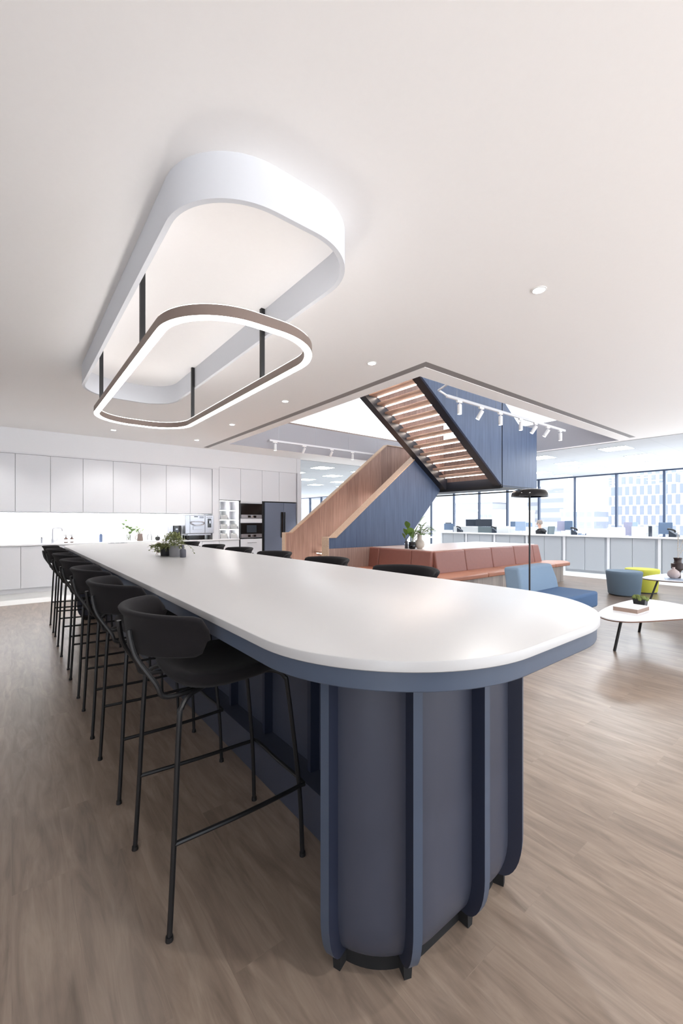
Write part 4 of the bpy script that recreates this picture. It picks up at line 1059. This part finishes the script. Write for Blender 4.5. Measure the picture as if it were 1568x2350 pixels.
# ------------------------------------------------------------------ seated person
def skin_mesh(name, verts, edges, radii, mat, parent=None, sub=2, root=0):
    me = bpy.data.meshes.new(name); me.from_pydata(verts, edges, []); o = bpy.data.objects.new(name, me); COL.objects.link(o)
    me.materials.append(mat)
    o.modifiers.new('skin', 'SKIN')
    sv = me.skin_vertices[0].data if me.skin_vertices else None
    if sv is None:
        bm = bmesh.new(); bm.from_mesh(me); bm.verts.layers.skin.verify(); bm.to_mesh(me); bm.free(); sv = me.skin_vertices[0].data
    for i, r in enumerate(radii):
        r = r if isinstance(r, tuple) else (r, r); sv[i].radius = r; sv[i].use_root = (i == root)
    s_ = o.modifiers.new('sub', 'SUBSURF'); s_.levels = sub; s_.render_levels = sub
    if parent: o.parent = parent
    me.polygons.foreach_set('use_smooth', [True]*len(me.polygons))
    return o
pe = empty('person', (14.0, 6.86, 0), rz=PI/2+.1, label='person with short grey hair in a black top seated at a desk', cat='person')
# facing +x (towards the desk)
V = [(0,0,.56),(.0,0,.78),(.01,0,1.0),(.03,0,1.12),(.055,0,1.20),(.075,0,1.28),(.085,0,1.36)]
Rr = [.11,.095,.10,.072,.042,.07,.075]
E_ = [(0,1),(1,2),(2,3),(3,4),(4,5),(5,6)]
def chain(pts, rs, frm):
    for p, r in zip(pts, rs):
        V.append(p); Rr.append(r); E_.append((frm, len(V)-1)); frm = len(V)-1
    return frm
for s_ in (-1,1):
    h0 = chain([(.01,s_*.17,1.08),(.06,s_*.23,.90),(.12,s_*.24,.80),(.30,s_*.2,.765),(.40,s_*.17,.765),(.45,s_*.165,.765)], [.045,.038,.034,.032,.026,.034], 3)
    for j, (dx, ln) in enumerate(((-.028,.075),(-.010,.085),(.010,.08),(.028,.062))):
        y = s_*.165+dx; chain([(.482,y,.770),(.482+ln*.6,y,.768),(.482+ln,y,.755)], [.009,.0085,.0075], h0)
    chain([(.445,s_*.165-s_*.042,.765),(.48,s_*.165-s_*.06,.757)], [.010,.009], h0)
    chain([(.10,s_*.1,.54),(.42,s_*.12,.54),(.46,s_*.12,.46),(.44,s_*.12,.12),(.45,s_*.12,.05),(.56,s_*.12,.035)], [.085,.065,.06,.042,.04,.035], 0)
body = skin_mesh('body', V, E_, Rr, M['skin'], pe)
face = MB()
face.tube([(.155,0,1.335),(.185,0,1.305),(.165,0,1.295)], [.012,.016,.010], 8)
for s_ in (-1,1): face.ball((.075,s_*.078,1.31), .022, 10, .7, .4, 1.2)
face.build('face_details', M['skin'], pe)
ey = MB()
for s_ in (-1,1): ey.ball((.148,s_*.032,1.335), .009, 8)
ey.build('eyes', M['black'], pe)
MB().tube([(.155,-.022,1.262),(.162,0,1.26),(.155,.022,1.262)], .005, 6).build('mouth', M['pink'], pe)
MB().lathe([(.02,.10),(.06,.085),(.085,.045),(.092,.0),(.088,-.05),(.082,-.05),(.085,0),(.02,.09)], (.068,0,1.355), 24, 1.02, .92).build('hair', M['hair'], pe)
Vs = [(0,0,.60),(0,0,.80),(.01,0,1.0),(.028,0,1.11),(.045,0,1.165)]; Rs = [.155,.15,.165,.135,.066]; Es = [(0,1),(1,2),(2,3),(3,4)]
V2, R2, E2 = V, Rr, E_
V, Rr, E_ = Vs, Rs, Es
for s_ in (-1,1): chain([(.01,s_*.175,1.08),(.06,s_*.235,.90),(.12,s_*.245,.80),(.30,s_*.2,.768),(.37,s_*.18,.768)], [.088,.068,.060,.048,.038], 3)
skin_mesh('sweater', V, E_, Rr, M['blackcloth'], pe)
V, Rr, E_ = [(0,0,.56)], [.15], []
for s_ in (-1,1): chain([(.10,s_*.1,.55),(.42,s_*.12,.55),(.47,s_*.12,.46),(.445,s_*.12,.12)], [.10,.078,.072,.055], 0)
skin_mesh('trousers', V, E_, Rr, M['trouser'], pe)

# ------------------------------------------------------------------ city outside
def tower(x, y0, y1, z1, mat, lab, depth=25):
    t = empty('building', (x, (y0+y1)/2, -60), label=lab, cat='building', group='buildings across the street')
    w = (y1-y0)/2
    bx('facade', (0,depth,-w,w,0,z1+60), mat, t, smooth=False); bx('roof_edge', (-.2,depth,-w-.2,w+.2,z1+60,z1+60.6), M['divider'], t)
    return t
FA = facade('striped_facade', (146,146,148), (118,121,128), 0, 3.4, .45)
FB = facade('grid_facade', (150,150,152), (112,117,128), 1.5, 2.6, .6)
FC = facade('fine_facade', (148,148,152), (128,132,140), 1.0, 9, .9)
FW = plain('white_facade', (164,165,168), .7, var=.02)
ck = tower(120, 24.8, 42.2, 62, FW, 'white tower with a chequered pattern of tall windows, right of the blind', 8)
wm = None
M['farwindow'] = plain('far_window', (110,116,128), .4)
for r in range(9):
    for c_ in range(11):
        y = 25.9+1.55*c_+(.775 if r % 2 else 0); z = 60-4.2+2.42*r
        if y > 41.8: continue
        o = bx('window', (-.12,.02,-.40,.40,0,2.1), M['farwindow'], ck) if wm is None else wm.copy()
        if wm is None: wm = o
        else: COL.objects.link(o); o.parent = ck
        o.location = (0, y-33.5, z)
tower(105, 18, 21.0, 60, FC, 'pale tower with fine vertical lines at the right edge', 8)
tower(100, 37.5, 44.5, 3.6, FB, 'low office block with a window grid below the half-drawn blind', 8)
tower(150, 66, 74, 13, FA, 'pale tower with horizontal window bands right of the lamp pole')
tower(175, 79, 92, 13.5, FA, 'broad pale tower with horizontal bands left of the lamp pole')
tower(140, 87, 104, 8.6, FA, 'banded blue-grey block above the dark monitors', 10)
wb = tower(110, 68.5, 73, 4.4, FW, 'small white building with square windows behind the desk dividers')
for r in range(3):
    for c_ in range(3):
        o = wm.copy(); COL.objects.link(o); o.parent = wb; o.scale = (1,1.3,.42); o.location = (0, -1.5+1.4*c_, 59.4+1.55*r)
tower(130, 205, 260, 25, FA, 'far banded tower seen left of the oak balustrade', 30)

# ------------------------------------------------------------------ light
wd = bpy.data.worlds.new('world'); scene.world = wd; wd.use_nodes = True
bg = wd.node_tree.nodes['Background']; bg.inputs[1].default_value = 1.0
_tc = N(wd.node_tree, 'ShaderNodeTexCoord'); _sx = N(wd.node_tree, 'ShaderNodeSeparateXYZ'); wd.node_tree.links.new(_tc.outputs['Generated'], _sx.inputs[0])
_mr = N(wd.node_tree, 'ShaderNodeMapRange'); _mr.inputs[1].default_value = -.25; _mr.inputs[2].default_value = .02; wd.node_tree.links.new(_sx.outputs[2], _mr.inputs[0])
_mx = N(wd.node_tree, 'ShaderNodeMix', data_type='RGBA'); _mx.inputs[6].default_value = (6.55, 6.6, 6.7, 1); _mx.inputs[7].default_value = (2.2, 2.4, 2.65, 1)   # ground half made brighter than the sky to light the ceiling; pale sky
wd.node_tree.links.new(_mr.outputs[0], _mx.inputs[0]); wd.node_tree.links.new(_mx.outputs[2], bg.inputs[0])
lamp('upper_floor_glow', 'AREA', (8, 7, 6.8), 90, (.95,.98,1), shape='SQUARE', size=6)
for x in (11.65, 15.2):
    for y in (3.9, 7.5, 13):
        lamp('panel_glow', 'AREA', (x, y, 3.18), 45, (.95,.98,1), shape='SQUARE', size=1.2)
scene.view_settings.view_transform = 'Standard'; scene.view_settings.look = 'None'
scene.view_settings.exposure = 0.47; scene.view_settings.gamma = 1.0; scene.view_settings.use_curve_mapping = False
